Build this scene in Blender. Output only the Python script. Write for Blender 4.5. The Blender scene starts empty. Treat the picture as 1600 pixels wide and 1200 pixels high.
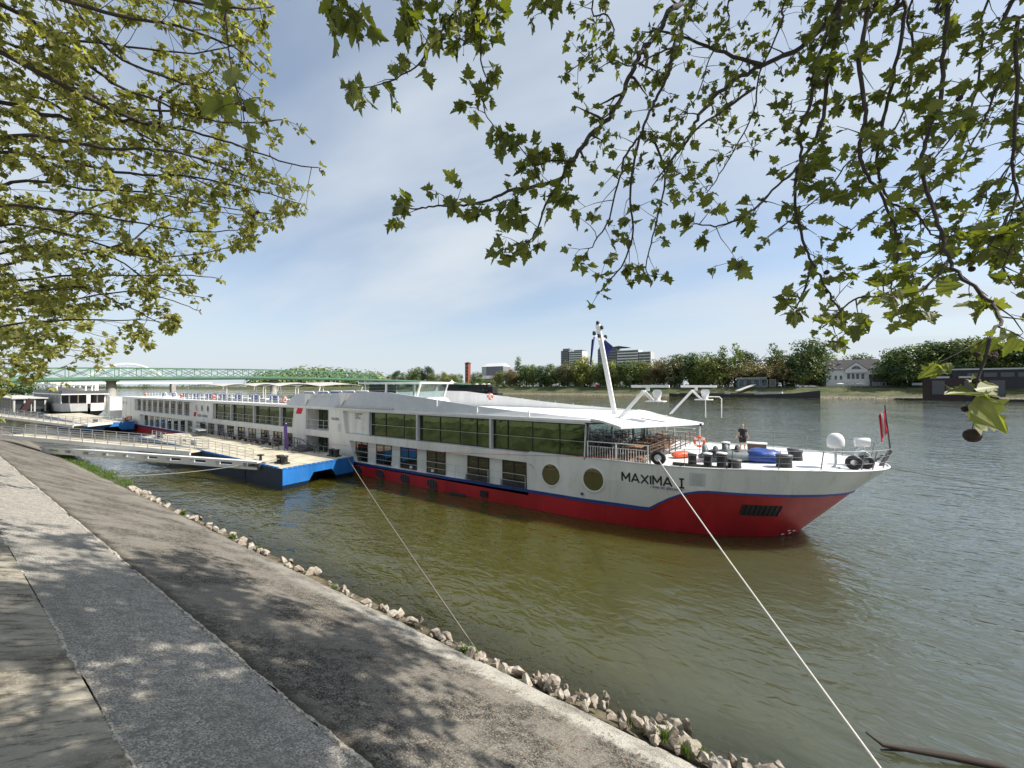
import bpy, bmesh, math, random
from mathutils import Vector, Matrix, noise
random.seed(11)
S = bpy.context.scene
COL = S.collection
R = math.radians

# ------------------------------------------------------------------ camera, world, sun
H = 8.5                                   # eye height above the water
HEAD = 57.171                             # angle between view axis and river axis
ca, sa = math.cos(R(90 - HEAD)), math.sin(R(90 - HEAD))   # river axis X, across the river Y
cam_d = bpy.data.cameras.new('camera'); cam = bpy.data.objects.new('camera', cam_d); COL.objects.link(cam)
cam.location = (0, 0, H)
cam.rotation_euler = (R(90 + 0.38), 0, R(90 - HEAD))
cam_d.sensor_width = 36; cam_d.lens = 13.5; cam_d.clip_start = 0.05; cam_d.clip_end = 6000
S.camera = cam

SUN_AZ, SUN_EL = 97, 46                  # degrees to the right of the view axis, above the horizon
sr, sf = math.sin(R(SUN_AZ)), math.cos(R(SUN_AZ))
sun_dir = Vector(((ca*sr - sa*sf)*math.cos(R(SUN_EL)), (sa*sr + ca*sf)*math.cos(R(SUN_EL)), math.sin(R(SUN_EL))))
sd = bpy.data.lights.new('sun', 'SUN'); sun = bpy.data.objects.new('sun', sd); COL.objects.link(sun)
sd.energy = 5.0; sd.angle = R(0.53); sd.color = (1.0, 0.94, 0.84)
sun.rotation_euler = sun_dir.to_track_quat('Z', 'Y').to_euler(); sun.location = (30, 10, 60)

W = bpy.data.worlds.new('World'); S.world = W; W.use_nodes = True
nt = W.node_tree; nt.nodes.clear()
def wn(t, **k):
    n = nt.nodes.new(t)
    for a, v in k.items(): setattr(n, a, v)
    return n
out = wn('ShaderNodeOutputWorld'); bg = wn('ShaderNodeBackground'); bg.inputs['Strength'].default_value = 0.112
sky = wn('ShaderNodeTexSky', sky_type='NISHITA', sun_disc=False)
sky.sun_elevation = R(SUN_EL); sky.sun_rotation = math.atan2(sun_dir.x, sun_dir.y)
sky.air_density = 1.0; sky.dust_density = 1.2; sky.ozone_density = 1.4
tc = wn('ShaderNodeTexCoord'); sep = wn('ShaderNodeSeparateXYZ')
nt.links.new(tc.outputs['Generated'], sep.inputs[0])
mx = wn('ShaderNodeMath', operation='MAXIMUM'); nt.links.new(sep.outputs['Z'], mx.inputs[0]); mx.inputs[1].default_value = 0.0
ad = wn('ShaderNodeMath', operation='ADD'); nt.links.new(mx.outputs[0], ad.inputs[0]); ad.inputs[1].default_value = 0.16
dx = wn('ShaderNodeMath', operation='DIVIDE'); dy = wn('ShaderNodeMath', operation='DIVIDE')
nt.links.new(sep.outputs['X'], dx.inputs[0]); nt.links.new(ad.outputs[0], dx.inputs[1])
nt.links.new(sep.outputs['Y'], dy.inputs[0]); nt.links.new(ad.outputs[0], dy.inputs[1])
cmb = wn('ShaderNodeCombineXYZ'); nt.links.new(dx.outputs[0], cmb.inputs[0]); nt.links.new(dy.outputs[0], cmb.inputs[1])
mp = wn('ShaderNodeMapping'); mp.inputs['Rotation'].default_value = (0, 0, R(-25)); mp.inputs['Scale'].default_value = (0.33, 0.8, 1)
nt.links.new(cmb.outputs[0], mp.inputs[0])
cn = wn('ShaderNodeTexNoise'); cn.inputs['Scale'].default_value = 1.05; cn.inputs['Detail'].default_value = 5; cn.inputs['Roughness'].default_value = 0.5; cn.inputs['Distortion'].default_value = 0.25
nt.links.new(mp.outputs[0], cn.inputs['Vector'])
cr = wn('ShaderNodeMapRange', interpolation_type='SMOOTHSTEP'); cr.inputs['From Min'].default_value = 0.34; cr.inputs['From Max'].default_value = 0.66
cr.inputs['To Min'].default_value = 0.22; cr.inputs['To Max'].default_value = 0.98
nt.links.new(cn.outputs['Fac'], cr.inputs['Value'])
cm = wn('ShaderNodeMixRGB'); nt.links.new(sky.outputs[0], cm.inputs['Color1'])
cm.inputs['Color2'].default_value = (4.15, 4.6, 5.05, 1)
hz = wn('ShaderNodeMapRange', interpolation_type='SMOOTHSTEP'); hz.inputs['From Min'].default_value = 0.0; hz.inputs['From Max'].default_value = 0.30; hz.inputs['To Min'].default_value = 0.95; hz.inputs['To Max'].default_value = 0.0
nt.links.new(mx.outputs[0], hz.inputs['Value'])
fm = wn('ShaderNodeMath', operation='MAXIMUM'); nt.links.new(cr.outputs[0], fm.inputs[0]); nt.links.new(hz.outputs[0], fm.inputs[1]); nt.links.new(fm.outputs[0], cm.inputs['Fac'])
nt.links.new(cm.outputs[0], bg.inputs['Color']); nt.links.new(bg.outputs[0], out.inputs[0])
S.view_settings.view_transform = 'Standard'; S.view_settings.look = 'None'; S.view_settings.exposure = 0.6; S.view_settings.gamma = 1
S.cycles.max_bounces = 8; S.cycles.transparent_max_bounces = 12; S.cycles.caustics_reflective = False; S.cycles.caustics_refractive = False
S.cycles.use_denoising = True

# ------------------------------------------------------------------ helpers
def ray(x, y):
    xr = (x - 800)/600; return Vector((ca*xr - sa, sa*xr + ca, (604 - y)/600))
def onY(x, y, Y):
    d = ray(x, y); return Vector((0, 0, H)) + d*(Y/d.y)
def onZ(x, y, Z):
    d = ray(x, y); return Vector((0, 0, H)) + d*((Z - H)/d.z)
def onX(x, y, X):
    d = ray(x, y); return Vector((0, 0, H)) + d*(X/d.x)
def onD(x, y, dep): return Vector((0, 0, H)) + ray(x, y)*dep
def cw(r, f, z): return Vector((ca*r - sa*f, sa*r + ca*f, z))

class MB:
    def __init__(s): s.v = []; s.f = []; s.m = []; s.sm = []
    def add(s, vs, fs, m=0, smooth=False):
        o = len(s.v); s.v += [tuple(p) for p in vs]
        for f in fs: s.f.append(tuple(i + o for i in f)); s.m.append(m); s.sm.append(smooth)
    def quad(s, a, b, c, d, m=0): s.add([a, b, c, d], [(0, 1, 2, 3)], m)
    def box(s, x0, x1, y0, y1, z0, z1, m=0):
        s.add([(x0,y0,z0),(x1,y0,z0),(x1,y1,z0),(x0,y1,z0),(x0,y0,z1),(x1,y0,z1),(x1,y1,z1),(x0,y1,z1)],
              [(0,3,2,1),(4,5,6,7),(0,1,5,4),(1,2,6,5),(2,3,7,6),(3,0,4,7)], m)
    def bar(s, a, b, w, h, m=0, up=(0,0,1)):
        a, b = Vector(a), Vector(b); d = (b - a).normalized(); u = Vector(up)
        if abs(d.dot(u)) > .98: u = Vector((1,0,0))
        n = d.cross(u).normalized()*w/2; u = n.cross(d).normalized()*h/2
        s.add([a-n-u,a+n-u,a+n+u,a-n+u,b-n-u,b+n-u,b+n+u,b-n+u],[(0,3,2,1),(4,5,6,7),(0,1,5,4),(1,2,6,5),(2,3,7,6),(3,0,4,7)], m)
    def tube(s, pts, r, n=6, m=0, cap=True, smooth=True):
        pts = [Vector(p) for p in pts]; k = len(pts)
        if not isinstance(r, (list, tuple)): r = [r]*k
        vs = []; ref = None
        for i, p in enumerate(pts):
            t = (pts[min(i+1,k-1)] - pts[max(i-1,0)]).normalized()
            if ref is None: ref = t.orthogonal().normalized()
            ref = (ref - t*ref.dot(t))
            ref = ref.normalized() if ref.length > 1e-6 else t.orthogonal().normalized()
            b = t.cross(ref)
            for j in range(n):
                a = 2*math.pi*j/n; vs.append(p + (ref*math.cos(a) + b*math.sin(a))*r[i])
        fs = [(i*n+j, i*n+(j+1)%n, (i+1)*n+(j+1)%n, (i+1)*n+j) for i in range(k-1) for j in range(n)]
        s.add(vs, fs, m, smooth)
        if cap:
            s.add(vs[:n], [tuple(range(n))[::-1]], m); s.add(vs[-n:], [tuple(range(n))], m)
    def lathe(s, c, prof, n=16, m=0, axis='z', smooth=True):
        c = Vector(c); vs = []
        for r, h in prof:
            for j in range(n):
                a = 2*math.pi*j/n; x, y = r*math.cos(a), r*math.sin(a)
                vs.append(c + (Vector((x,y,h)) if axis == 'z' else Vector((x,h,y)) if axis == 'y' else Vector((h,x,y))))
        k = len(prof)
        s.add(vs, [(i*n+j, i*n+(j+1)%n, (i+1)*n+(j+1)%n, (i+1)*n+j) for i in range(k-1) for j in range(n)], m, smooth)
        s.add(vs[:n], [tuple(range(n))[::-1]], m); s.add(vs[-n:], [tuple(range(n))], m)
    def torus(s, c, R0, r0, axis='y', n=20, k=8, m=0):
        c = Vector(c); vs = []
        for i in range(n):
            A = 2*math.pi*i/n
            for j in range(k):
                B = 2*math.pi*j/k; q = R0 + r0*math.cos(B); h = r0*math.sin(B); x, y = q*math.cos(A), q*math.sin(A)
                vs.append(c + (Vector((x,y,h)) if axis == 'z' else Vector((x,h,y)) if axis == 'y' else Vector((h,x,y))))
        s.add(vs, [(i*k+j, ((i+1)%n)*k+j, ((i+1)%n)*k+(j+1)%k, i*k+(j+1)%k) for i in range(n) for j in range(k)], m, True)
    def prism(s, poly, d0, d1, axis='y', m=0):   # poly in the plane across the axis, extruded along it
        def P(a, b, d): return (a, d, b) if axis == 'y' else (a, b, d) if axis == 'z' else (d, a, b)
        n = len(poly); s.add([P(a,b,d0) for a,b in poly] + [P(a,b,d1) for a,b in poly],
            [tuple(range(n)), tuple(range(2*n-1, n-1, -1))] + [(i, n+i, n+(i+1)%n, (i+1)%n) for i in range(n)], m)
    def build(s, name, mats, parent=None, fix=True):
        me = bpy.data.meshes.new(name); me.from_pydata(s.v, [], s.f)
        for q in (mats if isinstance(mats, (list, tuple)) else [mats]): me.materials.append(q)
        me.polygons.foreach_set('material_index', s.m); me.polygons.foreach_set('use_smooth', s.sm); me.update()
        if fix:
            bm = bmesh.new(); bm.from_mesh(me); bmesh.ops.recalc_face_normals(bm, faces=bm.faces); bm.to_mesh(me); bm.free()
        o = bpy.data.objects.new(name, me); COL.objects.link(o)
        if parent is not None: par(o, parent)
        return o
def par(o, p):
    o.parent = p; o.matrix_parent_inverse = p.matrix_basis.inverted() if p.parent is None else Matrix.Identity(4)
def tag(o, label, cat, group=None, kind=None):
    if label: o['label'] = label
    if cat: o['category'] = cat
    if group: o['group'] = group
    if kind: o['kind'] = kind
    return o
def thing(name, label, cat, loc=(0,0,0), group=None):
    o = bpy.data.objects.new(name, None); COL.objects.link(o); o.location = loc; o.empty_display_size = .3
    return tag(o, label, cat, group)
def struct(o): o['kind'] = 'structure'; return o
def dup(root, loc=None, rz=None, sc=None, label=None, group=None):
    r = root.copy(); COL.objects.link(r)
    if loc is not None: r.location = loc
    if rz is not None: r.rotation_euler = (0, 0, rz)
    if sc is not None: r.scale = sc if isinstance(sc, (tuple, list)) else (sc, sc, sc)
    if label: r['label'] = label
    if group: r['group'] = group
    for ch in list(root.children):
        q = ch.copy(); COL.objects.link(q); q.parent = r
        for g in list(ch.children):
            d = g.copy(); COL.objects.link(d); d.parent = q
    return r

# ------------------------------------------------------------------ materials
def nmat(name):
    m = bpy.data.materials.new(name); m.use_nodes = True
    t = m.node_tree; p = t.nodes['Principled BSDF']; return m, t, p
def N(t, typ, **k):
    n = t.nodes.new(typ)
    for a, v in k.items():
        if a in n.inputs: n.inputs[a].default_value = v
        else: setattr(n, a, v)
    return n
def noise_(t, vec, scale, detail=4, rough=.55, dist=0):
    n = N(t, 'ShaderNodeTexNoise', Scale=scale, Detail=detail, Roughness=rough, Distortion=dist)
    if vec is not None: t.links.new(vec, n.inputs['Vector'])
    return n.outputs['Fac']
def mapr(t, v, a, b, c=0, d=1, smooth=True):
    n = N(t, 'ShaderNodeMapRange'); n.interpolation_type = 'SMOOTHSTEP' if smooth else 'LINEAR'
    for i, q in enumerate((a, b, c, d)): n.inputs[i+1].default_value = q
    t.links.new(v, n.inputs[0]); return n.outputs[0]
def mix(t, f, a, b, mode='MIX'):
    n = N(t, 'ShaderNodeMixRGB', blend_type=mode)
    for s, q in (('Fac', f), ('Color1', a), ('Color2', b)):
        if isinstance(q, (int, float)): n.inputs[s].default_value = q
        elif isinstance(q, tuple): n.inputs[s].default_value = (*q[:3], 1)
        else: t.links.new(q, n.inputs[s])
    return n.outputs[0]
def math_(t, op, a, b=0):
    n = N(t, 'ShaderNodeMath', operation=op)
    for i, q in enumerate((a, b)):
        if isinstance(q, (int, float)): n.inputs[i].default_value = q
        else: t.links.new(q, n.inputs[i])
    return n.outputs[0]
def objv(t, scale=None):
    c = N(t, 'ShaderNodeTexCoord').outputs['Object']
    if scale:
        mpn = N(t, 'ShaderNodeMapping', Scale=scale); t.links.new(c, mpn.inputs[0]); return mpn.outputs[0]
    return c
def bump(t, p, h, strength=.3, dist=.02):
    b = N(t, 'ShaderNodeBump', Strength=strength, Distance=dist); t.links.new(h, b.inputs['Height']); t.links.new(b.outputs[0], p.inputs['Normal']); return b
def mat(name, col, rough=.5, var=.18, scale=3, metal=0, bumps=0, dirt=None, spec=None, streak=False, rust=0):
    m, t, p = nmat(name); p.inputs['Roughness'].default_value = rough; p.inputs['Metallic'].default_value = metal
    if spec is not None: p.inputs['Specular IOR Level'].default_value = spec
    v = objv(t, (1, 1, .18) if streak else None)
    f = noise_(t, v, scale, 6, .6)
    k = mapr(t, f, .3, .72)
    c = mix(t, k, tuple(q*(1 - var) for q in col), tuple(min(1, q*(1 + var*.6)) for q in col))
    if dirt:
        g = mapr(t, noise_(t, v, scale*3.1, 8, .7), .52, .75, 0, dirt[1]); c = mix(t, g, c, dirt[0])
    if rust:
        rv = objv(t, (3.2, 3.2, .22)); c = mix(t, math_(t, 'MULTIPLY', mapr(t, noise_(t, rv, 1.6, 6, .7), .60, .78, 0, rust), mapr(t, noise_(t, objv(t), .35, 3), .42, .62)), c, (.20,.10,.05))
    t.links.new(c, p.inputs['Base Color'])
    t.links.new(mapr(t, f, .2, .8, rough*.85, min(1, rough*1.15)), p.inputs['Roughness'])
    if bumps: bump(t, p, noise_(t, v, scale*6, 5), bumps, .02)
    return m
M = {}
M['white'] = mat('white_paint', (.78,.78,.77), .38, .09, .8, dirt=((.46,.43,.38), .30), streak=True, bumps=.04)
M['hullwhite'] = mat('hull_white_paint', (.74,.74,.71), .3, .12, .6, dirt=((.38,.34,.28), .42), streak=True, bumps=.08, rust=.38)
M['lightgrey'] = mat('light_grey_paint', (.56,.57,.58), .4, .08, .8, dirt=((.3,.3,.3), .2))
M['red'] = mat('red_antifouling', (.44,.018,.026), .42, .22, .7, dirt=((.17,.03,.025), .6), streak=True, bumps=.1, rust=.4)
M['blue'] = mat('blue_stripe_paint', (.022,.05,.22), .4, .2, 2)
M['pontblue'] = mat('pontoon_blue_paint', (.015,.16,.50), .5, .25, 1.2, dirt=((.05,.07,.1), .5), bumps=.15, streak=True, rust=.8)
M['pontshade'] = mat('pontoon_shaded_blue', (.006,.028,.075), .55, .35, 1.2, dirt=((.05,.04,.03), .5), bumps=.15, streak=True, rust=.8)  # pontoon blue with shade put into the colour, for faces turned from the sun
M['black'] = mat('black_paint', (.018,.018,.02), .5, .3, 4)
M['rubber'] = mat('black_rubber', (.03,.032,.035), .7, .3, 5, bumps=.1)
M['steel'] = mat('galvanised_steel', (.52,.53,.54), .42, .15, 6, metal=.6)
M['darksteel'] = mat('dark_steel', (.10,.10,.11), .5, .25, 5, metal=.3)
M['deckcream'] = mat('pontoon_deck', (.50,.455,.35), .8, .28, .7, dirt=((.24,.20,.15), .75), bumps=.3)
M['wood'] = mat('teak_boards', (.26,.14,.08), .6, .3, 4, bumps=.15)
M['brown'] = mat('brown_wicker', (.10,.06,.04), .6, .3, 6)
M['orange'] = mat('orange_buoy', (.75,.11,.04), .45, .15, 3)
M['redcloth'] = mat('red_cloth', (.62,.02,.04), .8, .2, 4)
M['navycloth'] = mat('navy_cloth', (.02,.03,.16), .8, .25, 4)
M['bluecloth'] = mat('blue_tarpaulin', (.02,.07,.32), .35, .35, 3, bumps=.9)
M['greycover'] = mat('grey_cover', (.13,.16,.17), .55, .25, 3, bumps=.2)
M['purple'] = mat('purple_cloth', (.10,.04,.28), .7, .2, 3)
M['awning'] = mat('cream_awning', (.42,.41,.38), .75, .12, 1)
M['skin'] = mat('skin', (.50,.30,.22), .5, .08, 20)
M['shirt'] = mat('black_cotton', (.012,.012,.016), .85, .3, 20)
M['hair'] = mat('brown_hair', (.05,.03,.02), .6, .3, 40)
M['trunkfar'] = mat('far_bark', (.07,.055,.04), .9, .3, .6)
M['bark'] = mat('plane_bark', (.042,.031,.024), .85, .45, 9, bumps=.5, dirt=((.11,.095,.07), .4))
M['seed'] = mat('seed_ball_brown', (.07,.04,.025), .95, .5, 60, bumps=1)
M['rope'] = mat('pale_rope', (.62,.60,.54), .85, .2, 60, bumps=.6)
M['darkrope'] = mat('grey_rope', (.20,.18,.15), .9, .25, 60, bumps=.6)
M['bgreen'] = mat('bridge_green', (.085,.19,.115), .5, .2, .1)
M['bgreen2'] = mat('bridge_dark_green', (.03,.075,.05), .6, .2, .1)
M['concrete'] = mat('concrete', (.36,.35,.32), .85, .2, .3, bumps=.2)
M['brick'] = mat('red_brick', (.26,.075,.05), .85, .2, .4)
M['roofdark'] = mat('dark_roof', (.075,.068,.07), .75, .25, .5)
M['wallwhite'] = mat('white_render', (.72,.71,.68), .8, .08, .3)
M['wallgrey'] = mat('grey_cladding', (.21,.21,.22), .7, .15, .2)
M['wallpale'] = mat('pale_cladding', (.48,.48,.46), .7, .15, .1)
M['boatdark'] = mat('dark_hull', (.022,.021,.022), .6, .4, .4)
M['maroon'] = mat('maroon_wall', (.030,.009,.011), .6, .25, .4)
M['ivory'] = mat('ivory_tent', (.72,.66,.52), .7, .1, .4)
def glass_dark(name, col, tint, rough=.03, ior=2.0):
    m, t, p = nmat(name); p.inputs['Base Color'].default_value = (*col, 1); p.inputs['Roughness'].default_value = rough; p.inputs['IOR'].default_value = ior
    p.inputs['Specular Tint'].default_value = (*tint, 1)
    bump(t, p, noise_(t, objv(t), .75, 3), .28, .03); return m
M['glassgreen'] = glass_dark('green_tinted_glass', (.004,.010,.004), (.60,.86,.40), ior=2.25)
M['glassdark'] = glass_dark('dark_cabin_glass', (.012,.013,.012), (.95,.95,.85), ior=2.0)
M['portglass'] = glass_dark('porthole_glass', (.03,.032,.012), (1,.97,.75), ior=2.4)
M['farglass'] = glass_dark('far_window_glass', (.02,.025,.03), (1,1,1), ior=1.6)
def clear_glass():
    m, t, p = nmat('clear_lounge_glass'); o = t.nodes['Material Output']
    tr = N(t, 'ShaderNodeBsdfTransparent', Color=(.78,.88,.88,1)); gl = N(t, 'ShaderNodeBsdfGlossy', Roughness=.02, Color=(.9,.97,1,1))
    fr = N(t, 'ShaderNodeFresnel', IOR=1.6); mxs = N(t, 'ShaderNodeMixShader')
    t.links.new(fr.outputs[0], mxs.inputs[0]); t.links.new(tr.outputs[0], mxs.inputs[1]); t.links.new(gl.outputs[0], mxs.inputs[2]); t.links.new(mxs.outputs[0], o.inputs[0])
    return m
M['glassclear'] = clear_glass()
def leafmat(name, c0, c1, trans=.45, scale=3., gloss=.35, vary=False):
    m, t, p = nmat(name); o = t.nodes['Material Output']
    gi = N(t, 'ShaderNodeNewGeometry').outputs['Random Per Island']
    f = math_(t, 'ADD', math_(t, 'MULTIPLY', gi, .7), math_(t, 'MULTIPLY', noise_(t, objv(t), scale, 3), .5))
    c = mix(t, mapr(t, f, .2, 1.0, smooth=False), c0, c1)
    oi = N(t, 'ShaderNodeObjectInfo').outputs['Random']
    if vary: c = mix(t, 1.0, c, mix(t, oi, (.62,.72,.62), (1.45,1.30,1.15)), 'MULTIPLY')
    t.links.new(c, p.inputs['Base Color']); p.inputs['Roughness'].default_value = gloss + .15
    tl = N(t, 'ShaderNodeBsdfTranslucent'); t.links.new(mix(t, 1.0, c, (1.5, 1.6, .55), 'MULTIPLY'), tl.inputs[0])
    ms = N(t, 'ShaderNodeMixShader'); ms.inputs[0].default_value = trans
    t.links.new(p.outputs[0], ms.inputs[1]); t.links.new(tl.outputs[0], ms.inputs[2]); t.links.new(ms.outputs[0], o.inputs[0]); return m
M['leafR'] = leafmat('plane_leaf_green', (.070,.088,.016), (.19,.205,.05), .50)
M['leafL'] = leafmat('plane_leaf_young', (.12,.125,.03), (.42,.405,.15), .5, 1.2)
for k, a, b in (('far1', (.06,.095,.028), (.15,.205,.06)), ('far2', (.12,.145,.036), (.25,.27,.08)), ('far3', (.15,.125,.065), (.26,.215,.115)), ('far4', (.036,.065,.026), (.095,.14,.05))):
    M[k] = leafmat('foliage_' + k, a, b, .25, .15, vary=True)
M['grass'] = leafmat('grass_blade', (.05,.10,.015), (.13,.20,.04), .35, 2)
# ------------------------------------------------------------------ river
def water_mat():
    m, t, p = nmat('river_water'); o = t.nodes['Material Output']
    v = objv(t)
    sx_ = N(t, 'ShaderNodeSeparateXYZ'); t.links.new(v, sx_.inputs[0]); sky_grey = mapr(t, math_(t, 'ADD', sx_.outputs['X'], math_(t, 'MULTIPLY', noise_(t, v, .09, 4), 16)), -2, 16)
    t.links.new(mix(t, sky_grey, (.050,.048,.008), (.056,.064,.043)), p.inputs['Base Color'])  # greyer base past the bow stands in for brighter sky reflection
    p.subsurface_method = 'BURLEY'; p.inputs['Subsurface Weight'].default_value = 1; p.inputs['Subsurface Radius'].default_value = (1.2,1.1,.6); p.inputs['Subsurface Scale'].default_value = 1.3
    p.inputs['Roughness'].default_value = .05; p.inputs['IOR'].default_value = 1.8
    mpn = N(t, 'ShaderNodeMapping', Scale=(.62, 1.25, 1)); mpn.inputs['Rotation'].default_value = (0, 0, R(38)); t.links.new(v, mpn.inputs[0]); w = mpn.outputs[0]
    h1 = noise_(t, w, .7, 1.5, .45, .6); h2 = noise_(t, w, 2.7, 1.5, .45, .9); h3 = noise_(t, w, 9, 1, .4, .4)
    big = mapr(t, noise_(t, v, .05, 2), .3, .7, .45, 1.15)
    h = math_(t, 'ADD', math_(t, 'MULTIPLY', h1, 1.0), math_(t, 'ADD', math_(t, 'MULTIPLY', h2, .42), math_(t, 'MULTIPLY', h3, .05)))
    h = math_(t, 'MULTIPLY', h, big)
    b = N(t, 'ShaderNodeBump', Strength=1.0, Distance=.15); t.links.new(h, b.inputs['Height']); t.links.new(b.outputs[0], p.inputs['Normal'])
    # shallow water over the stones at the foot of the bank lets the bed show through
    tr = N(t, 'ShaderNodeBsdfTransparent', Color=(.62,.60,.44,1)); gl = N(t, 'ShaderNodeBsdfGlossy', Roughness=.06)
    t.links.new(b.outputs[0], gl.inputs['Normal'])
    fr = N(t, 'ShaderNodeFresnel', IOR=1.33); t.links.new(b.outputs[0], fr.inputs['Normal'])
    sh = N(t, 'ShaderNodeMixShader'); t.links.new(fr.outputs[0], sh.inputs[0]); t.links.new(tr.outputs[0], sh.inputs[1]); t.links.new(gl.outputs[0], sh.inputs[2])
    sp = N(t, 'ShaderNodeSeparateXYZ'); t.links.new(v, sp.inputs[0])
    d = mapr(t, math_(t, 'ADD', sp.outputs['Y'], math_(t, 'MULTIPLY', noise_(t, v, .5, 3), 1.2)), 9.6, 12.6, .3, 1.0)
    ms = N(t, 'ShaderNodeMixShader'); t.links.new(d, ms.inputs[0]); t.links.new(sh.outputs[0], ms.inputs[1]); t.links.new(p.outputs[0], ms.inputs[2])
    t.links.new(ms.outputs[0], o.inputs[0]); return m
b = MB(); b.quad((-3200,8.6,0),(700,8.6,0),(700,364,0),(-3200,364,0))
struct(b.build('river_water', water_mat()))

def bed_mat():
    m, t, p = nmat('river_bed_mud'); v = objv(t)
    c = mix(t, mapr(t, noise_(t, v, 2.2, 6, .65), .35, .65), (.045,.036,.02), (.15,.125,.075)); t.links.new(c, p.inputs['Base Color'])
    p.inputs['Roughness'].default_value = .9; bump(t, p, noise_(t, v, 4, 6), .8, .1); return m
b = MB(); b.quad((-160,8.9,.34),(30,8.9,.34),(30,16,-2.4),(-160,16,-2.4)); b.quad((-160,16,-2.4),(30,16,-2.4),(30,40,-3.5),(-160,40,-3.5))
struct(b.build('river_bed', bed_mat()))

# ------------------------------------------------------------------ paved bank: three long concrete strips on a 1:2 slope
def pave_mat(kind):
    m, t, p = nmat('paving_' + kind); v = objv(t); sp = N(t, 'ShaderNodeSeparateXYZ'); t.links.new(v, sp.inputs[0])
    fine = noise_(t, v, 26, 6, .75); med = noise_(t, v, 5, 6, .65); big = noise_(t, v, .55, 5, .6)
    sl = N(t, 'ShaderNodeMapping', Scale=(1.2, .28, .28)); t.links.new(v, sl.inputs[0]); stre = noise_(t, sl.outputs[0], 7, 6, .7)
    if kind == 'lower':
        c = mix(t, mapr(t, big, .40, .60), (.026,.021,.017), (.15,.135,.114))
        c = mix(t, mapr(t, med, .44, .62, 0, .6), c, (.185,.17,.145)); c = mix(t, mapr(t, fine, .48, .62, 0, .9), c, (.29,.27,.23))
        c = mix(t, mapr(t, stre, .5, .72, 0, .75), c, (.05,.042,.034))
        c = mix(t, mapr(t, noise_(t, v, 60, 3, .8), .58, .66, 0, .6), c, (.035,.03,.026))
        e = math_(t, 'ADD', sp.outputs['Y'], math_(t, 'ADD', math_(t, 'MULTIPLY', stre, 1.5), math_(t, 'MULTIPLY', med, .6)))
        xm_ = mapr(t, sp.outputs['X'], -26, -4, .15, 1); e = math_(t, 'MULTIPLY', mapr(t, e, 8.98, 9.55, 0, .9), math_(t, 'MULTIPLY', xm_, mapr(t, noise_(t, v, 1.1, 4), .3, .6, .35, 1)))
        c = mix(t, e, c, mix(t, mapr(t, fine, .4, .6), (.27,.255,.22), (.48,.465,.415)))
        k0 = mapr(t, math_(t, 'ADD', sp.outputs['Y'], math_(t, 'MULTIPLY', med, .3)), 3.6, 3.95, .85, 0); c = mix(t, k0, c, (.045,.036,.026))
    elif kind == 'middle':
        c = mix(t, mapr(t, noise_(t, v, 30, 6, .8), .40, .60), (.12,.112,.098), (.53,.50,.445))
        c = mix(t, mapr(t, noise_(t, v, 55, 3, .7), .55, .66, 0, .8), c, (.05,.05,.052))
        c = mix(t, mapr(t, stre, .52, .70, 0, .55), c, (.10,.098,.094))
        c = mix(t, mapr(t, med, .46, .64, 0, .7), c, (.16,.15,.135)); c = mix(t, mapr(t, big, .42, .7, 0, .5), c, (.17,.16,.14))
        c = mix(t, mapr(t, noise_(t, v, 2.2, 5, .7), .55, .75, 0, .55), c, (.40,.385,.34))
    else:
        c = mix(t, mapr(t, big, .35, .62), (.10,.085,.066), (.33,.305,.25))
        c = mix(t, mapr(t, stre, .47, .66, 0, .8), c, (.075,.062,.048))
        c = mix(t, mapr(t, fine, .52, .66, 0, .6), c, (.44,.41,.35))
    if kind != 'middle':
        vo = N(t, 'ShaderNodeTexVoronoi', feature='DISTANCE_TO_EDGE', Scale=.33); wv = N(t, 'ShaderNodeVectorMath', operation='ADD'); nz = N(t, 'ShaderNodeTexNoise', Scale=1.6, Detail=5); t.links.new(v, nz.inputs['Vector']); t.links.new(v, wv.inputs[0]); t.links.new(nz.outputs['Color'], wv.inputs[1]); t.links.new(wv.outputs[0], vo.inputs['Vector'])
        c = mix(t, math_(t, 'MULTIPLY', mapr(t, vo.outputs['Distance'], 0, .006, .8, 0), mapr(t, noise_(t, v, .4, 2), .45, .6)), c, (.018,.014,.010))
    t.links.new(c, p.inputs['Base Color']); p.inputs['Roughness'].default_value = .92; p.inputs['Specular IOR Level'].default_value = .25
    hh = math_(t, 'ADD', math_(t, 'MULTIPLY', fine, .55), math_(t, 'MULTIPLY', noise_(t, v, 14, 5, .7), .8)); bump(t, p, hh, .75, .02 if kind != 'lower' else .012); return m
def zs(y): return 4.9 - .5*y
b = MB(); X0, X1 = -420, 30
def strip(y0, y1, dz, m, wob=0):
    n = 320; xs = [X1 - (X1 - X0)*(i/n)**2.2 for i in range(n+1)]
    vs = []; 
    for x in xs:
        w = wob*(noise.noise(Vector((x*.9, 3.1, 0))) + .5*noise.noise(Vector((x*3.3, 1, 0))))
        vs += [(x, y0, zs(y0)+dz), (x, y1 + w, zs(y1 + w)+dz)]
    b.add(vs, [(2*i, 2*i+1, 2*i+3, 2*i+2) for i in range(n)], m)
    return vs
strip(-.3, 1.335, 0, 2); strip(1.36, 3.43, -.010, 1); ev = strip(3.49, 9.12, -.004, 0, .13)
k = len(ev)//2                                   # broken lower edge drops to the stones
b.add([q for i in range(k) for q in (ev[2*i+1], (ev[2*i+1][0], ev[2*i+1][1] + .05, -.6))], [(2*i, 2*i+1, 2*i+3, 2*i+2) for i in range(k-1)], 0)
b.quad((X0,-.3,zs(1.3)+.68),(X1,-.3,zs(1.3)+.68),(X1,9.0,zs(9)-.10),(X0,9.0,zs(9)-.10), 3)
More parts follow.
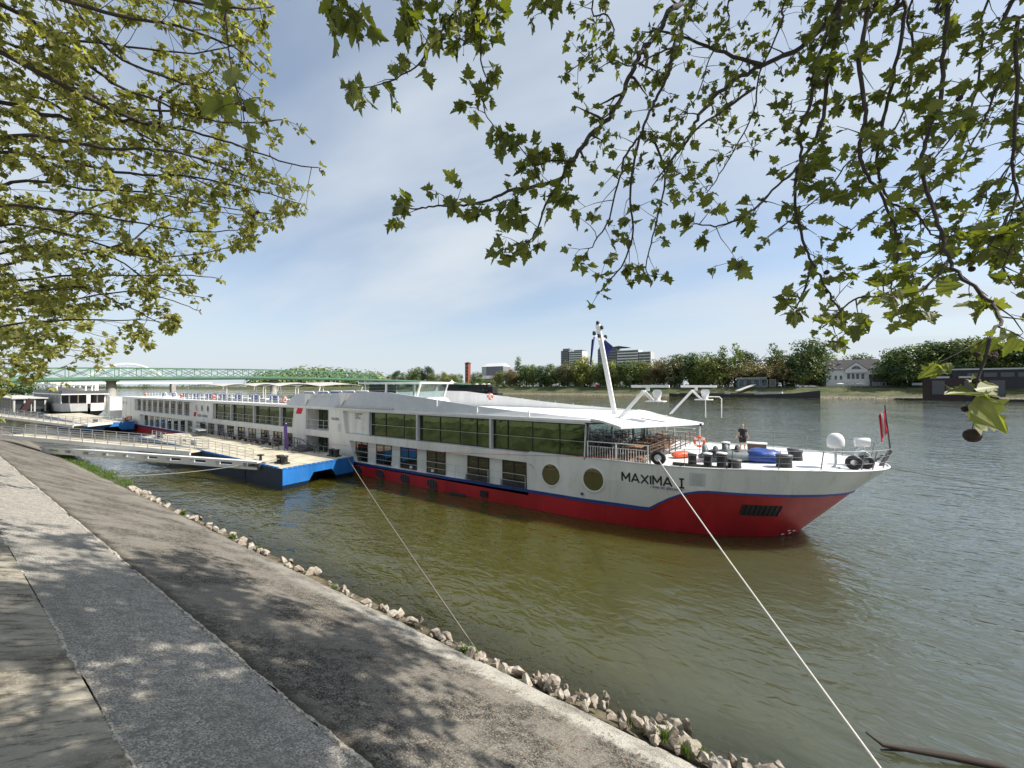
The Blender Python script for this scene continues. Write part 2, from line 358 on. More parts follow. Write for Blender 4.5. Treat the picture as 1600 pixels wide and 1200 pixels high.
def dark_joint():
    m, t, p = nmat('joint_dirt'); v = objv(t); c = mix(t, mapr(t, noise_(t, v, 8, 5), .4, .6), (.02,.016,.012), (.07,.058,.042)); t.links.new(c, p.inputs['Base Color']); p.inputs['Roughness'].default_value = 1; return m
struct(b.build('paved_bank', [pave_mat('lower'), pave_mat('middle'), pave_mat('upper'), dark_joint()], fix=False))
def mortar(y, wd, hgt, seed, lo):
    mb = MB(); rnd = random.Random(seed); x = 1.0; vs = []
    while x > -95:
        st = max(.025, abs(x)*.012)
        g = noise.noise(Vector((x*.35, seed, 0))); w = wd*max(.05, .55 + .75*g + .3*rnd.uniform(-1, 1)); h = hgt*max(0, .35 + g + .25*rnd.uniform(-1, 1)); yc = y + .035*noise.noise(Vector((x*1.3, seed+4, 0)))
        if g < lo: w *= .2; h = -.02
        vs.append([(x, yc-w, zs(yc-w)-.004), (x, yc-w*.5, zs(yc-w*.5)+h), (x, yc+w*.45, zs(yc+w*.45)+h*.9), (x, yc+w, zs(yc+w)-.006)]); x -= st
    fl = [q for r_ in vs for q in r_]; mb.add(fl, [(4*i+j, 4*i+j+1, 4*i+4+j+1, 4*i+4+j) for i in range(len(vs)-1) for j in range(3)], 0, False)
    return mb
mm, tt, pp = nmat('mortar_joint'); vv = objv(tt); tt.links.new(mix(tt, mapr(tt, noise_(tt, vv, 18, 6, .7), .38, .6), (.17,.15,.12), (.52,.49,.42)), pp.inputs['Base Color']); pp.inputs['Roughness'].default_value = .95; bump(tt, pp, noise_(tt, vv, 30, 5), .8, .02)
struct(mortar(3.46, .085, .045, 2, -.45).build('mortar_line', mm, fix=False))
struct(mortar(1.35, .05, .02, 9, -.02).build('mortar_line', mm, fix=False))
# low retaining wall and promenade behind the camera's railing
b = MB(); b.box(X0, X1, -.75, -.3, 3, 6.95); w_ = b.build('retaining_wall', M['concrete']); tag(w_, 'grey concrete retaining wall above the paved bank', 'wall')
b = MB(); b.quad((X0,-60,6.9),(X1,-60,6.9),(X1,-.74,6.9),(X0,-.74,6.9)); struct(b.build('promenade_pavement', M['concrete']))

# ------------------------------------------------------------------ stones, grass, driftwood along the foot of the bank
def rock_mat():
    m, t, p = nmat('limestone'); v = objv(t); r_ = N(t, 'ShaderNodeObjectInfo').outputs['Random']
    c = mix(t, r_, (.36,.31,.25), (.52,.49,.43)); c = mix(t, mapr(t, noise_(t, v, 3, 6, .7), .35, .7), mix(t, r_, (.17,.13,.10), (.25,.21,.17)), c)
    c = mix(t, mapr(t, noise_(t, v, 14, 5, .7), .56, .7, 0, .6), c, (.12,.09,.065)); gz_ = N(t, 'ShaderNodeSeparateXYZ'); t.links.new(N(t, 'ShaderNodeNewGeometry').outputs['Position'], gz_.inputs[0]); c = mix(t, mapr(t, gz_.outputs['Z'], .05, .16, .75, 0), c, (.05,.042,.028)); t.links.new(c, p.inputs['Base Color']); p.inputs['Roughness'].default_value = .9
    bump(t, p, noise_(t, v, 9, 6, .65), .6, .04); return m
RK = rock_mat(); rmesh = []
for i in range(12):
    bm = bmesh.new(); rn = random.Random(40 + i); ax = (rn.uniform(.7,1.15), rn.uniform(.55,.95), rn.uniform(.45,.8))
    for _ in range(rn.randint(11, 17)):
        d = Vector((rn.gauss(0,1), rn.gauss(0,1), rn.gauss(0,1))).normalized(); bm.verts.new([d[j]*ax[j]*rn.uniform(.85,1.05)*.5 for j in range(3)])
    h_ = bmesh.ops.convex_hull(bm, input=bm.verts[:]); bmesh.ops.delete(bm, geom=[g for g in h_['geom_interior'] if isinstance(g, bmesh.types.BMVert)], context='VERTS')
    bmesh.ops.bevel(bm, geom=bm.edges[:] , offset=.035, segments=2, affect='EDGES', profile=.6, clamp_overlap=True)
    me = bpy.data.meshes.new('stone'); bm.to_mesh(me); bm.free(); me.materials.append(RK); rmesh.append(me)
RL = {'big': 'large angular pale stone heaped at the near end of the bank edge', 'mid': 'fist to head sized pale stone in the line below the concrete edge', 'far': 'small pale stone on the far stretch of the bank edge', 'wet': 'submerged brown stone seen through shallow water off the bank'}
def rock(x, y, z, s, kind, cat='stone'):
    o = bpy.data.objects.new('stone', random.choice(rmesh)); COL.objects.link(o); o.location = (x, y, z)
    o.rotation_euler = [random.uniform(0, 6.3) for _ in range(3)]; o.scale = [s*random.uniform(.85, 1.2) for _ in range(3)]
    tag(o, RL[kind], cat, {'big':'large stones at the near end','mid':'stones along the concrete edge','far':'stones on the far stretch','wet':'stones under the shallow water'}[kind])
for _ in range(112):
    x = random.uniform(-5.4, 1.8); y = 9.18 + abs(random.gauss(.12, .48)); s = random.choice((.16,.22,.3,.36,.44,.52,.6))*random.uniform(.85,1.1)
    if x < -3.2: s *= .75
    rock(x, min(y, 10.5), .44 - (min(y, 10.5)-9.15)*.38 + random.choice((0,0,.14)), s, 'big')
for _ in range(112):
    x = -4.6 - random.random()**1.5*26; y = 9.16 + abs(random.gauss(.02, .3))*(1.2 if noise.noise(Vector((x*.35, 0, 0))) > -.05 else .5); s = random.choice((.12,.17,.22,.3,.4,.5))*(1 + .02*abs(x))
    rock(x, min(y, 10), .36 - (min(y, 10)-9.15)*.4, s, 'mid')
for _ in range(34):
    x = random.uniform(-44, -29); y = 9.2 + abs(random.gauss(.1, .5)); rock(x, y, .3 - (y-9.2)*.35, random.uniform(.3, .75), 'far')
for _ in range(42):
    x = -12 + random.random()*14; y = random.uniform(9.9, 11.4); rock(x, y, -.06 - (y-9.9)*.40 - random.uniform(0, .1), random.uniform(.25, .6), 'wet')
def tuft(mb, x, y, z, n, hgt, spread):
    for _ in range(n):
        a = random.uniform(0, 6.28); r_ = random.uniform(0, spread); bx, by = x + r_*math.cos(a), y + r_*math.sin(a)*.6; h = hgt*random.uniform(.5, 1.1); w = .012 + .01*h; t_ = random.uniform(0, 6.28)
        lx, ly = random.uniform(-.5,.5)*h, random.uniform(-.5,.5)*h; cx, sx = math.cos(t_)*w, math.sin(t_)*w
        mb.add([(bx-cx,by-sx,z),(bx+cx,by+sx,z),(bx+lx*.4+cx*.7,by+ly*.4+sx*.7,z+h*.6),(bx+lx*.4-cx*.7,by+ly*.4-sx*.7,z+h*.6),(bx+lx,by+ly,z+h)], [(0,1,2,3),(3,2,4)])
g = MB()
for _ in range(150):
    x = random.uniform(-76, -43); y = 8.95 + random.uniform(-.05, .9); tuft(g, x, y, .30, 30, .34, .8)
for x, y, n, h in ((-7.6,9.2,70,.28),(-7.45,9.3,50,.25),(-1.9,9.45,60,.3),(-1.4,9.35,60,.3),(-1.1,9.5,50,.24),(-2.6,9.4,30,.2),(-21,9.3,80,.3),(-24,9.3,80,.3),(-31,9.3,120,.35),(-14.5,9.25,30,.2)): tuft(g, x, y, .30, n, h, .22)
tag(g.build('grass', M['grass'], fix=False), 'bright green grass tufts growing between the stones of the bank', 'grass', kind='stuff')
b = MB(); b.tube([onZ(1660,1240,.03), onZ(1560,1195,.08), onZ(1480,1178,.12), onZ(1420,1168,.14), onZ(1375,1160,.16), onZ(1350,1141,.32)], [.09,.085,.075,.06,.045,.02], 8)
b.tube([onZ(1420,1168,.14), onZ(1395,1168,.05), onZ(1372,1168,.02)], [.04,.03,.012], 6)
tag(b.build('driftwood', M['bark']), 'dark forked driftwood branch lying in the water near the white rope', 'driftwood')
b = MB()
for _ in range(520):
    x = -1 - random.random()*11; y = random.gauss(7.4, .9)
    if not 3.7 < y < 9: continue
    a = random.uniform(0, 6.28); s = random.uniform(.012, .035); z = zs(y) + .012
    b.add([(x+s*math.cos(a+q)*k, y+s*math.sin(a+q)*k, z + random.uniform(0,.012)) for q, k in ((0,1),(1.7,.5),(3.1,1),(4.6,.55))], [(0,1,2,3)])
tag(b.build('leaf_litter', mat('dry_leaf', (.20,.12,.055), .8, .5, 30), fix=False), 'dry brown leaf crumbs scattered over the stained lower paving', 'litter', kind='stuff')

# ------------------------------------------------------------------ far bank
def bank_mat():
    m, t, p = nmat('far_bank_ground'); v = objv(t); sp = N(t, 'ShaderNodeSeparateXYZ'); t.links.new(v, sp.inputs[0])
    n1 = noise_(t, v, .12, 6, .65); c = mix(t, mapr(t, n1, .36, .64), (.035,.052,.014), (.10,.10,.038))
    lo = mapr(t, math_(t, 'ADD', sp.outputs['Z'], math_(t, 'MULTIPLY', noise_(t, v, .3, 5, .7), 2.4)), 2.2, 3.4, 1, 0)
    c = mix(t, lo, c, mix(t, mapr(t, noise_(t, v, .9, 6, .8), .4, .6), (.06,.05,.035), (.28,.25,.19)))
    t.links.new(c, p.inputs['Base Color']); p.inputs['Roughness'].default_value = .95; bump(t, p, noise_(t, v, .8, 6), .8, .8); return m
b = MB(); xs = [-3200 + i*26 for i in range(151)]; rows = [(360,-1.5),(364,1.0),(369,2.6),(377,4.9),(385,7.6),(389,8.0),(420,8.1),(1700,9.0)]
vs = [(x, y + 3*noise.noise(Vector((x*.02, y*.01, 0))) if j < 5 else y, z + .5*noise.noise(Vector((x*.06, y*.1, 5)))*(1 if 1 < j < 5 else 0)) for x in xs for j, (y, z) in enumerate(rows)]
k = len(rows); b.add(vs, [(i*k+j, (i+1)*k+j, (i+1)*k+j+1, i*k+j+1) for i in range(150) for j in range(k-1)], 0, True)
struct(b.build('far_bank_ground', bank_mat(), fix=False))
b = MB(); b.add([(-3200,8.4,-.6),(-3200,-60,-.6),(X0,-60,6.9),(X0,8.4,.6)], [(0,1,2,3)]); b.quad((-3200,-400,6.5),(700,-400,6.5),(700,-59,6.88),(-3200,-59,6.88)); struct(b.build('near_bank_ground', bank_mat(), fix=False))
b = MB(); b.quad((-200,386.6,8.15),(300,386.6,8.15),(300,389.2,8.22),(-200,389.2,8.22)); struct(b.build('far_bank_path', M['concrete'], fix=False))
# ------------------------------------------------------------------ the cruise ship
YN, YF, YC = 23.2, 34.6, 28.9
ship = thing('cruise_ship', 'long white river cruise ship with red lower hull, blue stripe and round windows', 'ship', (-50, YC, 0))
XS = -113.5
def lvl(xs, xt, hb=5.7, pe=2.0, tail=.5):
    pts = [(XS, hb - .6), (XS + 2, hb)]
    for i in range(1, 21): pts.append((XS + 2 + (-13.6 - XS - 2)*i/20, hb))
    for i in range(1, 9): pts.append((-13.6 + (xs + 13.6)*i/9, hb))
    for i in range(33):
        u = math.sin(math.pi/2*i/32); x = xs + (xt - xs)*u; pts.append((x, hb*math.sqrt(max(0, 1 - ((x - xs)/(xt - xs))**pe))))
    return pts
def sstep(x, a, b): q = min(1, max(0, (x - a)/(b - a))); return q*q*(3 - 2*q)
def zst(x):
    q = min(1, max(0, (x + 5.55)/3.3)); return 1.08 + .16*sstep(x, -30, -8) + 1.48*(1 - (1 - q)**1.9) + .06*sstep(x, -2, 4)
def zdk(x): return 3.94 + .22*sstep(x, -5, 3)
L_k = lvl(-6.6, 4.5)
def lev(xs, xt, hb=5.7):
    o = []
    for x, h in L_k:
        xx = x if x < -6.6 else -6.6 + (x + 6.6)*(xt + 6.6)/11.1
        o.append((xx, (h if xx < -100 else hb*math.sqrt(max(0, 1 - max(0, (xx - xs)/(xt - xs))**2)))))
    o[-1] = (xt, 0); return o
L_b = lev(-13, .9, 5.5); L_w = lev(-12, 2.0); L_d = lev(-6, 5.9)
def zkn(x): return max(zst(x) + .02, 2.76 + .02*sstep(x, -2, 4))
L_s = [(x, h - .32*sstep(x, -10, -6)*max(0, (2.74 - zst(x))/1.55)) for x, h in L_k]
def hull_shell(la, za, lb, zb, mb, m):
    n = len(la)
    for sg in (-1, 1):
        vs = [(x, YC + sg*h, za(x)) for x, h in la] + [(x, YC + sg*h, zb(x)) for x, h in lb]
        mb.add(vs, [(i, i+1, n+i+1, n+i) for i in range(n-1)], m, True)
    (xa, ha), (xb, hb_) = la[0], lb[0]
    mb.add([(xa, YC-ha, za(xa)), (xa, YC+ha, za(xa)), (xb, YC+hb_, zb(xb)), (xb, YC-hb_, zb(xb))], [(0,1,2,3)], m)
b = MB(); hull_shell(L_b, lambda x: -.9, L_w, lambda x: 0, b, 0); hull_shell(L_w, lambda x: 0, L_s, zst, b, 0)
b.build('lower_hull', M['red'], ship)
def fore_side(mb):
    # re-mesh the fore topside from x=-13.6 forward so that it meets the wall exactly
    cuts = [[(x, h, zf(x)) for x, h in la if x > -13.61] for la, zf in ((L_s, zst), (L_k, zkn), (L_d, zdk))]
    n = len(cuts[0])
    for r0, r1 in zip(cuts[:-1], cuts[1:]):
        for sg in (-1, 1):
            vs = [(x, YC + sg*h, z) for x, h, z in r0] + [(x, YC + sg*h, z) for x, h, z in r1]
            mb.add(vs, [(i, i+1, n+i+1, n+i) for i in range(n-1)], 0, True)
b = MB(); fore_side(b); b.build('fore_topside', M['hullwhite'], ship)
b = MB()
for sg in (-1, 1):
    vs = []
    for x, h in L_s:
        z = zst(x); hh = .10 if x < -5 else .055; o_ = .045
        vs += [(x, YC+sg*(h+o_), z-hh), (x, YC+sg*(h+o_), z+hh), (x, YC+sg*(h-.04), z+hh), (x, YC+sg*(h-.04), z-hh)]
    b.add(vs, [(4*i+j, 4*i+(j+1)%4, 4*i+4+(j+1)%4, 4*i+4+j) for i in range(len(L_s)-1) for j in range(4)], 0)
b.build('blue_rubbing_strake', M['blue'], ship)
# fore deck
b = MB(); dk = [(x, YC-h+.03, zdk(x)-.004) for x, h in L_d if x > -14] ; dk2 = [(x, YC+h-.03, zdk(x)-.004) for x, h in L_d if x > -14]
b.add(dk + dk2, [(i, i+1, len(dk)+i+1, len(dk)+i) for i in range(len(dk)-1)], 0); b.build('fore_deck', M['white'], ship)
b = MB()
for sg in (-1, 1): b.tube([(x, YC+sg*h, zdk(x)+.03) for x, h in L_d if x > -9.4], .045, 6)
b.build('deck_edge_bead', M['white'], ship)
b = MB(); b.box(-9.2, -5.75, 23.6, 34.2, 3.955, 3.99); b.build('terrace_floor', M['wood'], ship)

# side walls with openings
def band(mb, y, z0, z1, x0, x1, ops, d=.35, sg=1):
    cb = ct = x0
    for lb, lt, rb, rt in ops + [None]*1 if False else ops:
        mb.quad((cb,y,z0),(lb,y,z0),(lt,y,z1),(ct,y,z1))
        yi = y + d*sg
        mb.quad((lb,y,z0),(lb,yi,z0),(lt,yi,z1),(lt,y,z1)); mb.quad((rb,y,z0),(rb,yi,z0),(rt,yi,z1),(rt,y,z1))
        mb.quad((lb,y,z0),(rb,y,z0),(rb,yi,z0),(lb,yi,z0)); mb.quad((lt,y,z1),(rt,y,z1),(rt,yi,z1),(lt,yi,z1))
        cb, ct = rb, rt
    mb.quad((cb,y,z0),(x1,y,z0),(x1,y,z1),(ct,y,z1))
LOW = [(-98.6,-100.1,-73.9,-73.9), (-72.6,-72.6,-44.6,-44.6), (-41.94,-41.94,-37.58,-37.58), (-33.15,-34.1,-13.7,-13.75)]
UP = [(-102.9,-103.2,-73.85,-73.7), (-66.5,-66.4,-44.75,-44.4), (-41.94,-41.94,-37.58,-37.58), (-34.75,-35.2,-9.5,-9.4)]
X_A, X_B = XS + 1.9, -13.6
w = MB()
w.quad((X_A,YN,.9),(X_B,YN,.9),(X_B,YN,1.2),(X_A,YN,1.2))
band(w, YN, 1.2, 3.18, X_A, X_B, LOW); w.quad((X_A,YN,3.18),(X_B,YN,3.18),(X_B,YN,3.84),(X_A,YN,3.84))
w.quad((X_B,YN,3.2),(-9.4,YN,3.2),(-9.4,YN,3.84),(X_B,YN,3.84)) if False else None
band(w, YN, 3.84, 6.08, X_A, -9.4, UP); w.quad((X_A,YN,6.08),(-9.4,YN,6.08),(-9.4,YN,6.2),(X_A,YN,6.2))
for (a, c, e, f_), z0, z1 in ((LOW[0],1.2,3.18),(LOW[1],1.2,3.18),(LOW[3],1.2,3.18),(UP[0],3.84,6.08),(UP[1],3.84,6.08),(UP[3],3.84,6.08)):
    w.quad((min(a,c)-.1,YN+.35,z0-.03),(max(e,f_)+.1,YN+.35,z0-.03),(max(e,f_)+.1,YN+.35,z1+.03),(min(a,c)-.1,YN+.35,z1+.03))
w.quad((X_A,YN,.9),(XS,YN+.6,.9),(XS,YN+.6,6.2),(X_A,YN,6.2))
w.quad((XS,YN+.6,.9),(XS,YF-.6,.9),(XS,YF-.6,6.2),(XS,YN+.6,6.2))
w.quad((X_A,YF,.9),(-13.6,YF,.9),(-13.6,YF,6.2),(X_A,YF,6.2)); w.quad((-13.6,YF,3.9),(-9.4,YF,3.9),(-9.4,YF,4.3),(-13.6,YF,4.3))
w.build('side_wall', M['hullwhite'], ship)
# entrance recess, two storeys
b = MB()
for z0, z1 in ((1.2,3.18),(3.84,6.08)):
    b.quad((-42,YN+1.5,z0),(-37.5,YN+1.5,z0),(-37.5,YN+1.5,z1),(-42,YN+1.5,z1)); b.quad((-41.94,YN+.3,z0),(-41.94,YN+1.5,z0),(-41.94,YN+1.5,z1),(-41.94,YN+.3,z1))
    b.quad((-37.58,YN+.3,z0),(-37.58,YN+1.5,z0),(-37.58,YN+1.5,z1),(-37.58,YN+.3,z1)); b.box(-42,-37.5,YN+.3,YN+1.5,z0-.02,z0+.02); b.box(-42,-37.5,YN+.3,YN+1.5,z1-.02,z1+.02)
b.build('entrance_recess', M['hullwhite'], ship)
for z0, z1 in ((1.24,3.1),(3.88,6.0)):
    d = MB(); d.box(-41.8,-40.2,YN+1.40,YN+1.47,z0,z1); dd = d.build('entrance_door', M['black'], ship)
    d = MB(); d.box(-41.7,-41.1,YN+1.385,YN+1.398,z0+.1,z1-.1); d.box(-40.95,-40.3,YN+1.385,YN+1.398,z0+.1,z1-.1); d.build('pane', M['glassgreen'], dd)
# balcony doors of the cabins: a frame with its two panes
def cab_window(x0, x1, z0, z1):
    y = YN + .35; f = MB(); t = .06
    f.box(x0,x1,y-.05,y-.003,z1-t,z1); f.box(x0,x1,y-.05,y-.003,z0,z0+t); f.box(x0,x0+t,y-.05,y-.003,z0+t,z1-t); f.box(x1-t,x1,y-.05,y-.003,z0+t,z1-t)
    xm = (x0 + x1)/2; f.box(xm-t*.7,xm+t*.7,y-.055,y-.003,z0+t,z1-t)
    fo = f.build('cabin_window', M['black'], ship); g = MB(); g.quad((x0+t,y-.02,z0+t),(x1-t,y-.02,z0+t),(x1-t,y-.02,z1-t),(x0+t,y-.02,z1-t)); g.build('pane', M['glassdark'], fo, fix=False)
    g = None; return fo
for x0, x1 in ((-33.55,-31.7),(-30.4,-28.26),(-27.09,-25.0),(-23.8,-21.66),(-19.35,-17.23),(-16.02,-13.95)): cab_window(x0, x1, 1.24, 3.12)
for x0 in (-71.9,-68.85,-65.6,-62.45,-59.2,-56.1,-52.8,-49.65,-46.6): cab_window(x0, x0 + 1.95, 1.24, 3.12)
for i in range(8): cab_window(-98.2 + 3.05*i, -96.5 + 3.05*i, 1.24, 3.12)
for i in range(9): cab_window(-102.5 + 3.03*i, -100.7 + 3.03*i, 3.9, 6.02)
# curtains / blue blanket behind one balcony door
# large panes
def big_window(x0, x1, z0, z1, mull, name='panorama_window'):
    y = YN + .35; f = MB()
    f.box(x0,x1,y-.06,y-.003,z1-.07,z1); f.box(x0,x1,y-.06,y-.003,z0,z0+.06)
    for mx_ in [x0+.03] + mull + [x1-.03]: f.box(mx_-.04,mx_+.04,y-.06,y-.003,z0+.06,z1-.07)
    fo = f.build(name, M['black'], ship)
    for i, (a, c) in enumerate(zip([x0+.03] + mull, mull + [x1-.03])):
        g = MB(); e = .012*math.sin(i*2.3); g.quad((a+.04,y-.022+e,z0+.06),(c-.04,y-.022-e,z0+.06),(c-.04,y-.026-e,z1-.07),(a+.04,y-.018+e,z1-.07)); g.build('pane', M['glassgreen'], fo, fix=False)
big_window(-31.05,-24.8,3.88,6.05,[-29.03,-26.57]); big_window(-24.55,-17.0,3.88,6.05,[-22.24,-20.09,-18.4]); big_window(-16.8,-9.45,3.88,6.05,[-15.52,-13.44,-11.35])
big_window(-66.2,-60.7,3.88,6.05,[-63.4]); big_window(-60.45,-54.2,3.88,6.05,[-57.3]); big_window(-53.95,-47.6,3.88,6.05,[-50.8]); big_window(-47.35,-44.9,3.88,6.05,[])
for x in (-31.12,-24.66,-16.9,-60.58,-54.07,-47.48): b = MB(); b.box(x-.09,x+.09,YN-.01,YN+.3,3.85,6.07); b.build('window_post', M['lightgrey'], ship)
b = MB(); b.box(-34.6,-31.3,YN+.28,YN+.33,3.9,6.04); b.box(-34.6,-31.3,YN+.26,YN+.28,5.0,5.03); pl = b.build('technical_panel', M['hullwhite'], ship)
# railings in front of the recesses
def rail(name, x0, x1, z, zt, step, y=YN+.06, bars=1, mt=None, r=.014):
    f = MB(); n = max(1, round((x1 - x0)/step))
    for i in range(n+1): x = x0 + (x1 - x0)*i/n; f.box(x-r,x+r,y-r,y+r,z,zt)
    f.box(x0-r,x1+r,y-r*1.2,y+r*1.2,zt,zt+.032)
    for k in range(1, bars+1): q = z + (zt - z)*k/(bars+1); f.box(x0,x1,y-.012,y+.012,q,q+.025)
    return f.build(name, mt or M['lightgrey'], ship)
rail('balcony_railing', -33.4, -13.9, 1.22, 2.22, 3.25); rail('balcony_railing', -72.4, -44.8, 1.22, 2.22, 1.55, bars=2); rail('balcony_railing', -99.5, -74.1, 1.22, 2.22, 1.5, bars=2)
rail('balcony_railing', -102.8, -73.9, 3.86, 4.75, 1.5, bars=2); rail('balcony_railing', -66.4, -44.8, 3.86, 4.85, 1.6); rail('balcony_railing', -41.9, -37.6, 3.86, 4.9, 1.1); rail('balcony_railing', -41.9,-37.6,1.22,2.2,1.1)
b = MB(); b.box(-31.0,-9.3,YN-.005,YN+.02,4.94,4.962); b.build('window_guard_bar', M['steel'], ship)
b = MB()
for x in (-15.2,): b.box(-16,-13.95,YN+.02,YN+.05,1.22,1.25)
i = 0
while i < 40: b.box(-19.3 + i*.053, -19.28 + i*.053, YN+.05, YN+.07, 1.25, 1.7); b.box(-16.0 + i*.052, -15.98 + i*.052, YN+.05, YN+.07, 1.25, 1.7); i += 1
b.build('balcony_grille', M['darksteel'], ship)
b = MB()
for x in (-32.1,-29.4,-27.0,-24.4,-20.9): b.box(x+1.2,x+1.45,YN+.24,YN+.33,1.35,1.55)
b.build('wall_lamp', M['white'], ship)
# portholes
def porthole(x, z, rx, rz, y=YN, gl='portglass', col='white'):
    f = MB(); n = 28
    def ringp(k, yy): return [(x + rx*k*math.cos(2*math.pi*j/n), yy, z + rz*k*math.sin(2*math.pi*j/n)) for j in range(n)]
    f.add(ringp(1.12, y-.01) + ringp(1.10, y-.05) + ringp(1.0, y-.05) + ringp(.97, y-.004), [(i*n+j, i*n+(j+1)%n, (i+1)*n+(j+1)%n, (i+1)*n+j) for i in range(3) for j in range(n)], 0, False)
    fo = f.build('porthole', M[col], ship); g = MB(); g.add(ringp(.99, y-.012), [tuple(range(n))]); g.build('pane', M[gl], fo, fix=False)
porthole(-11.85, 2.55, .68, .72); porthole(-8.86, 2.62, .68, .72, YN+.004)
for x in (-72.3,-70.2,-68.05): porthole(x, 5.23, .36, .5, gl='farglass')
for x in (-110.5,-108.6): porthole(x, 5.2, .2, .3, gl='farglass')
from mathutils.bvhtree import BVHTree
hullb = MB(); hull_shell(L_w, lambda x: 0, L_s, zst, hullb, 0); fore_side(hullb); HB = BVHTree.FromPolygons(hullb.v, hullb.f)
def hull_y(x, z):    # near side surface of the hull
    h_ = HB.ray_cast(Vector((x, 10, z)), Vector((0, 1, 0))); return h_[0].y if h_[0] is not None else YN
top_y = hull_y
for x in (-32.6,-29.4,-26.1,-22.8):
    f = MB(); n = 24; y = YN-.02
    pr = lambda k: [(x + (.32*k + .28) * (1 if math.cos(2*math.pi*j/n) > 0 else -1)*abs(math.cos(2*math.pi*j/n))**.6, .42 + .42*k*math.sin(2*math.pi*j/n)) for j in range(n)]
    f.add([(px_,y,pz) for px_, pz in pr(1.08)] + [(px_,y-.03,pz) for px_, pz in pr(1.0)] + [(px_,y,pz) for px_, pz in pr(.93)], [(i*n+j, i*n+(j+1)%n, (i+1)*n+(j+1)%n, (i+1)*n+j) for i in range(2) for j in range(n)], 0)
    fo = f.build('hull_window', M['red'], ship); g = MB(); g.add([(px_,y-.006,pz) for px_, pz in pr(.94)], [tuple(range(n))]); g.build('pane', M['black'], fo, fix=False)
    g = MB()
    for k in (-.28, 0, .28): g.box(x+k-.05, x+k+.05, y-.03, y-.01, .1, .76)
    g.build('grille', M['darksteel'], fo)
b = MB(); b.box(-17.75,-17.1,YN-.14,YN+.02,.22,.66); b.build('vent_box', M['black'], ship)
b = MB(); b.bar((-20.7,YN-.12,.06),(-19.2,YN-.12,.02),.22,.14); b.build('fender_log', M['rubber'], ship)
b = MB(); b.box(-21.36,-21.28,YN-.025,YN+.01,-.4,.96); b.build('weld_seam', M['red'], ship)
b = MB(); b.lathe((-9.6,YN-.02,1.62),[(.1,-.05),(.1,.0)],14,axis='y'); b.build('outlet', M['darksteel'], ship)
b = MB(); b.tube([(-13.62,YN-.03,3.12),(-13.3,YN-.03,3.12),(-13.2,YN-.03,3.0),(-13.2,YN-.03,2.8)], .03, 6); b.build('drain_pipe', M['lightgrey'], ship)
# bow thruster grille in the red flare
def P_hull(x, z, off): return (x, hull_y(x, z) - off, z)
b = MB();
g0 = [(-.95,1.42),(.75,1.42),(1.02,2.1),(-.8,2.1)]
gr = [[P_hull(g0[0][0] + (g0[1][0]-g0[0][0])*u + ((g0[3][0]-g0[0][0])*(1-u) + (g0[2][0]-g0[1][0])*u)*v, 1.42 + .68*v, .02) for u in (0,.25,.5,.75,1)] for v in (0,.5,1)]
b.add([q for r_ in gr for q in r_], [(i*5+j, i*5+j+1, i*5+6+j, i*5+5+j) for i in range(2) for j in range(4)]); tg = b.build('thruster_grille', M['black'], ship, fix=False)
b = MB()
for k in range(9):
    u = k/8; b.bar(P_hull(-.95 + 1.7*u, 1.44, .05), P_hull(-.8 + 1.8*u, 2.08, .05), .03, .03)
b.build('bar', M['boatdark'], tg)
# name, slogan, operator's lettering
def text(name, body, loc, size, mt, rotz=0, parent=ship, ext=.006, shear=0, sx=1, bold=0):
    c = bpy.data.curves.new(name, 'FONT'); c.body = body; c.size = size; c.extrude = ext; c.shear = shear; c.offset = bold
    tmp = bpy.data.objects.new(name, c); COL.objects.link(tmp); dg = bpy.context.evaluated_depsgraph_get(); me = bpy.data.meshes.new_from_object(tmp.evaluated_get(dg)); bpy.data.objects.remove(tmp); bpy.data.curves.remove(c)
    o = bpy.data.objects.new(name, me); COL.objects.link(o); o.location = loc; o.rotation_euler = (R(90), 0, rotz); o.scale = (sx, 1, 1); me.materials.clear(); me.materials.append(mt)
    if parent is not None: o.parent = parent; o.matrix_parent_inverse = parent.matrix_basis.inverted()
    return o
GL = {'M':(.46,[[(0,0),(0,1),(.5,.32),(1,1),(1,0)]]), 'A':(.46,[[(0,0),(.5,1),(1,0)],[(.2,.3),(.8,.3)]]), 'X':(.42,[[(0,0),(1,1)],[(0,1),(1,0)]]), 'I':(.02,[[(.5,0),(.5,1)]]), '1':(.26,[[(.5,0),(.5,1)],[(0,0),(1,0)],[(0,1),(1,1)]])}
b = MB(); x = -7.02
for ch in ('M','A','X','I','M','A',' ','1'):
    if ch == ' ': x += .27; continue
    w_, st_ = GL[ch]
    for s_ in st_:
        q = [Vector((x + u*w_*.95, 0, 2.80 + v*.50)) for u, v in s_]
        for i_, (a_, c_) in enumerate(zip(q[:-1], q[1:])):
            d_ = (c_ - a_).normalized()*.035; a_, c_ = a_ - d_*(i_ > 0), c_ + d_*(i_ < len(q)-2)
            a_.y = hull_y(a_.x, max(2.8, a_.z)) - .018; c_.y = hull_y(c_.x, max(2.8, c_.z)) - .018; b.bar(a_, c_, .02, .088, up=(d_.z, 0, -d_.x))
    x += w_*.95 + .125
b.build('name_lettering', M['black'], ship)
text('slogan_lettering', 'Time to discover', (-5.45, 23.24, 2.60), .26, M['purple'], R(3), shear=.25)
text('name_lettering', 'MAXIMA', (-37.1, YN-.01, 5.05), .42, M['darksteel'], sx=.82)
text('operator_lettering', 'nicko cruises', (-72.0, YN-.01, 3.96), .72, M['black'], sx=1.0)
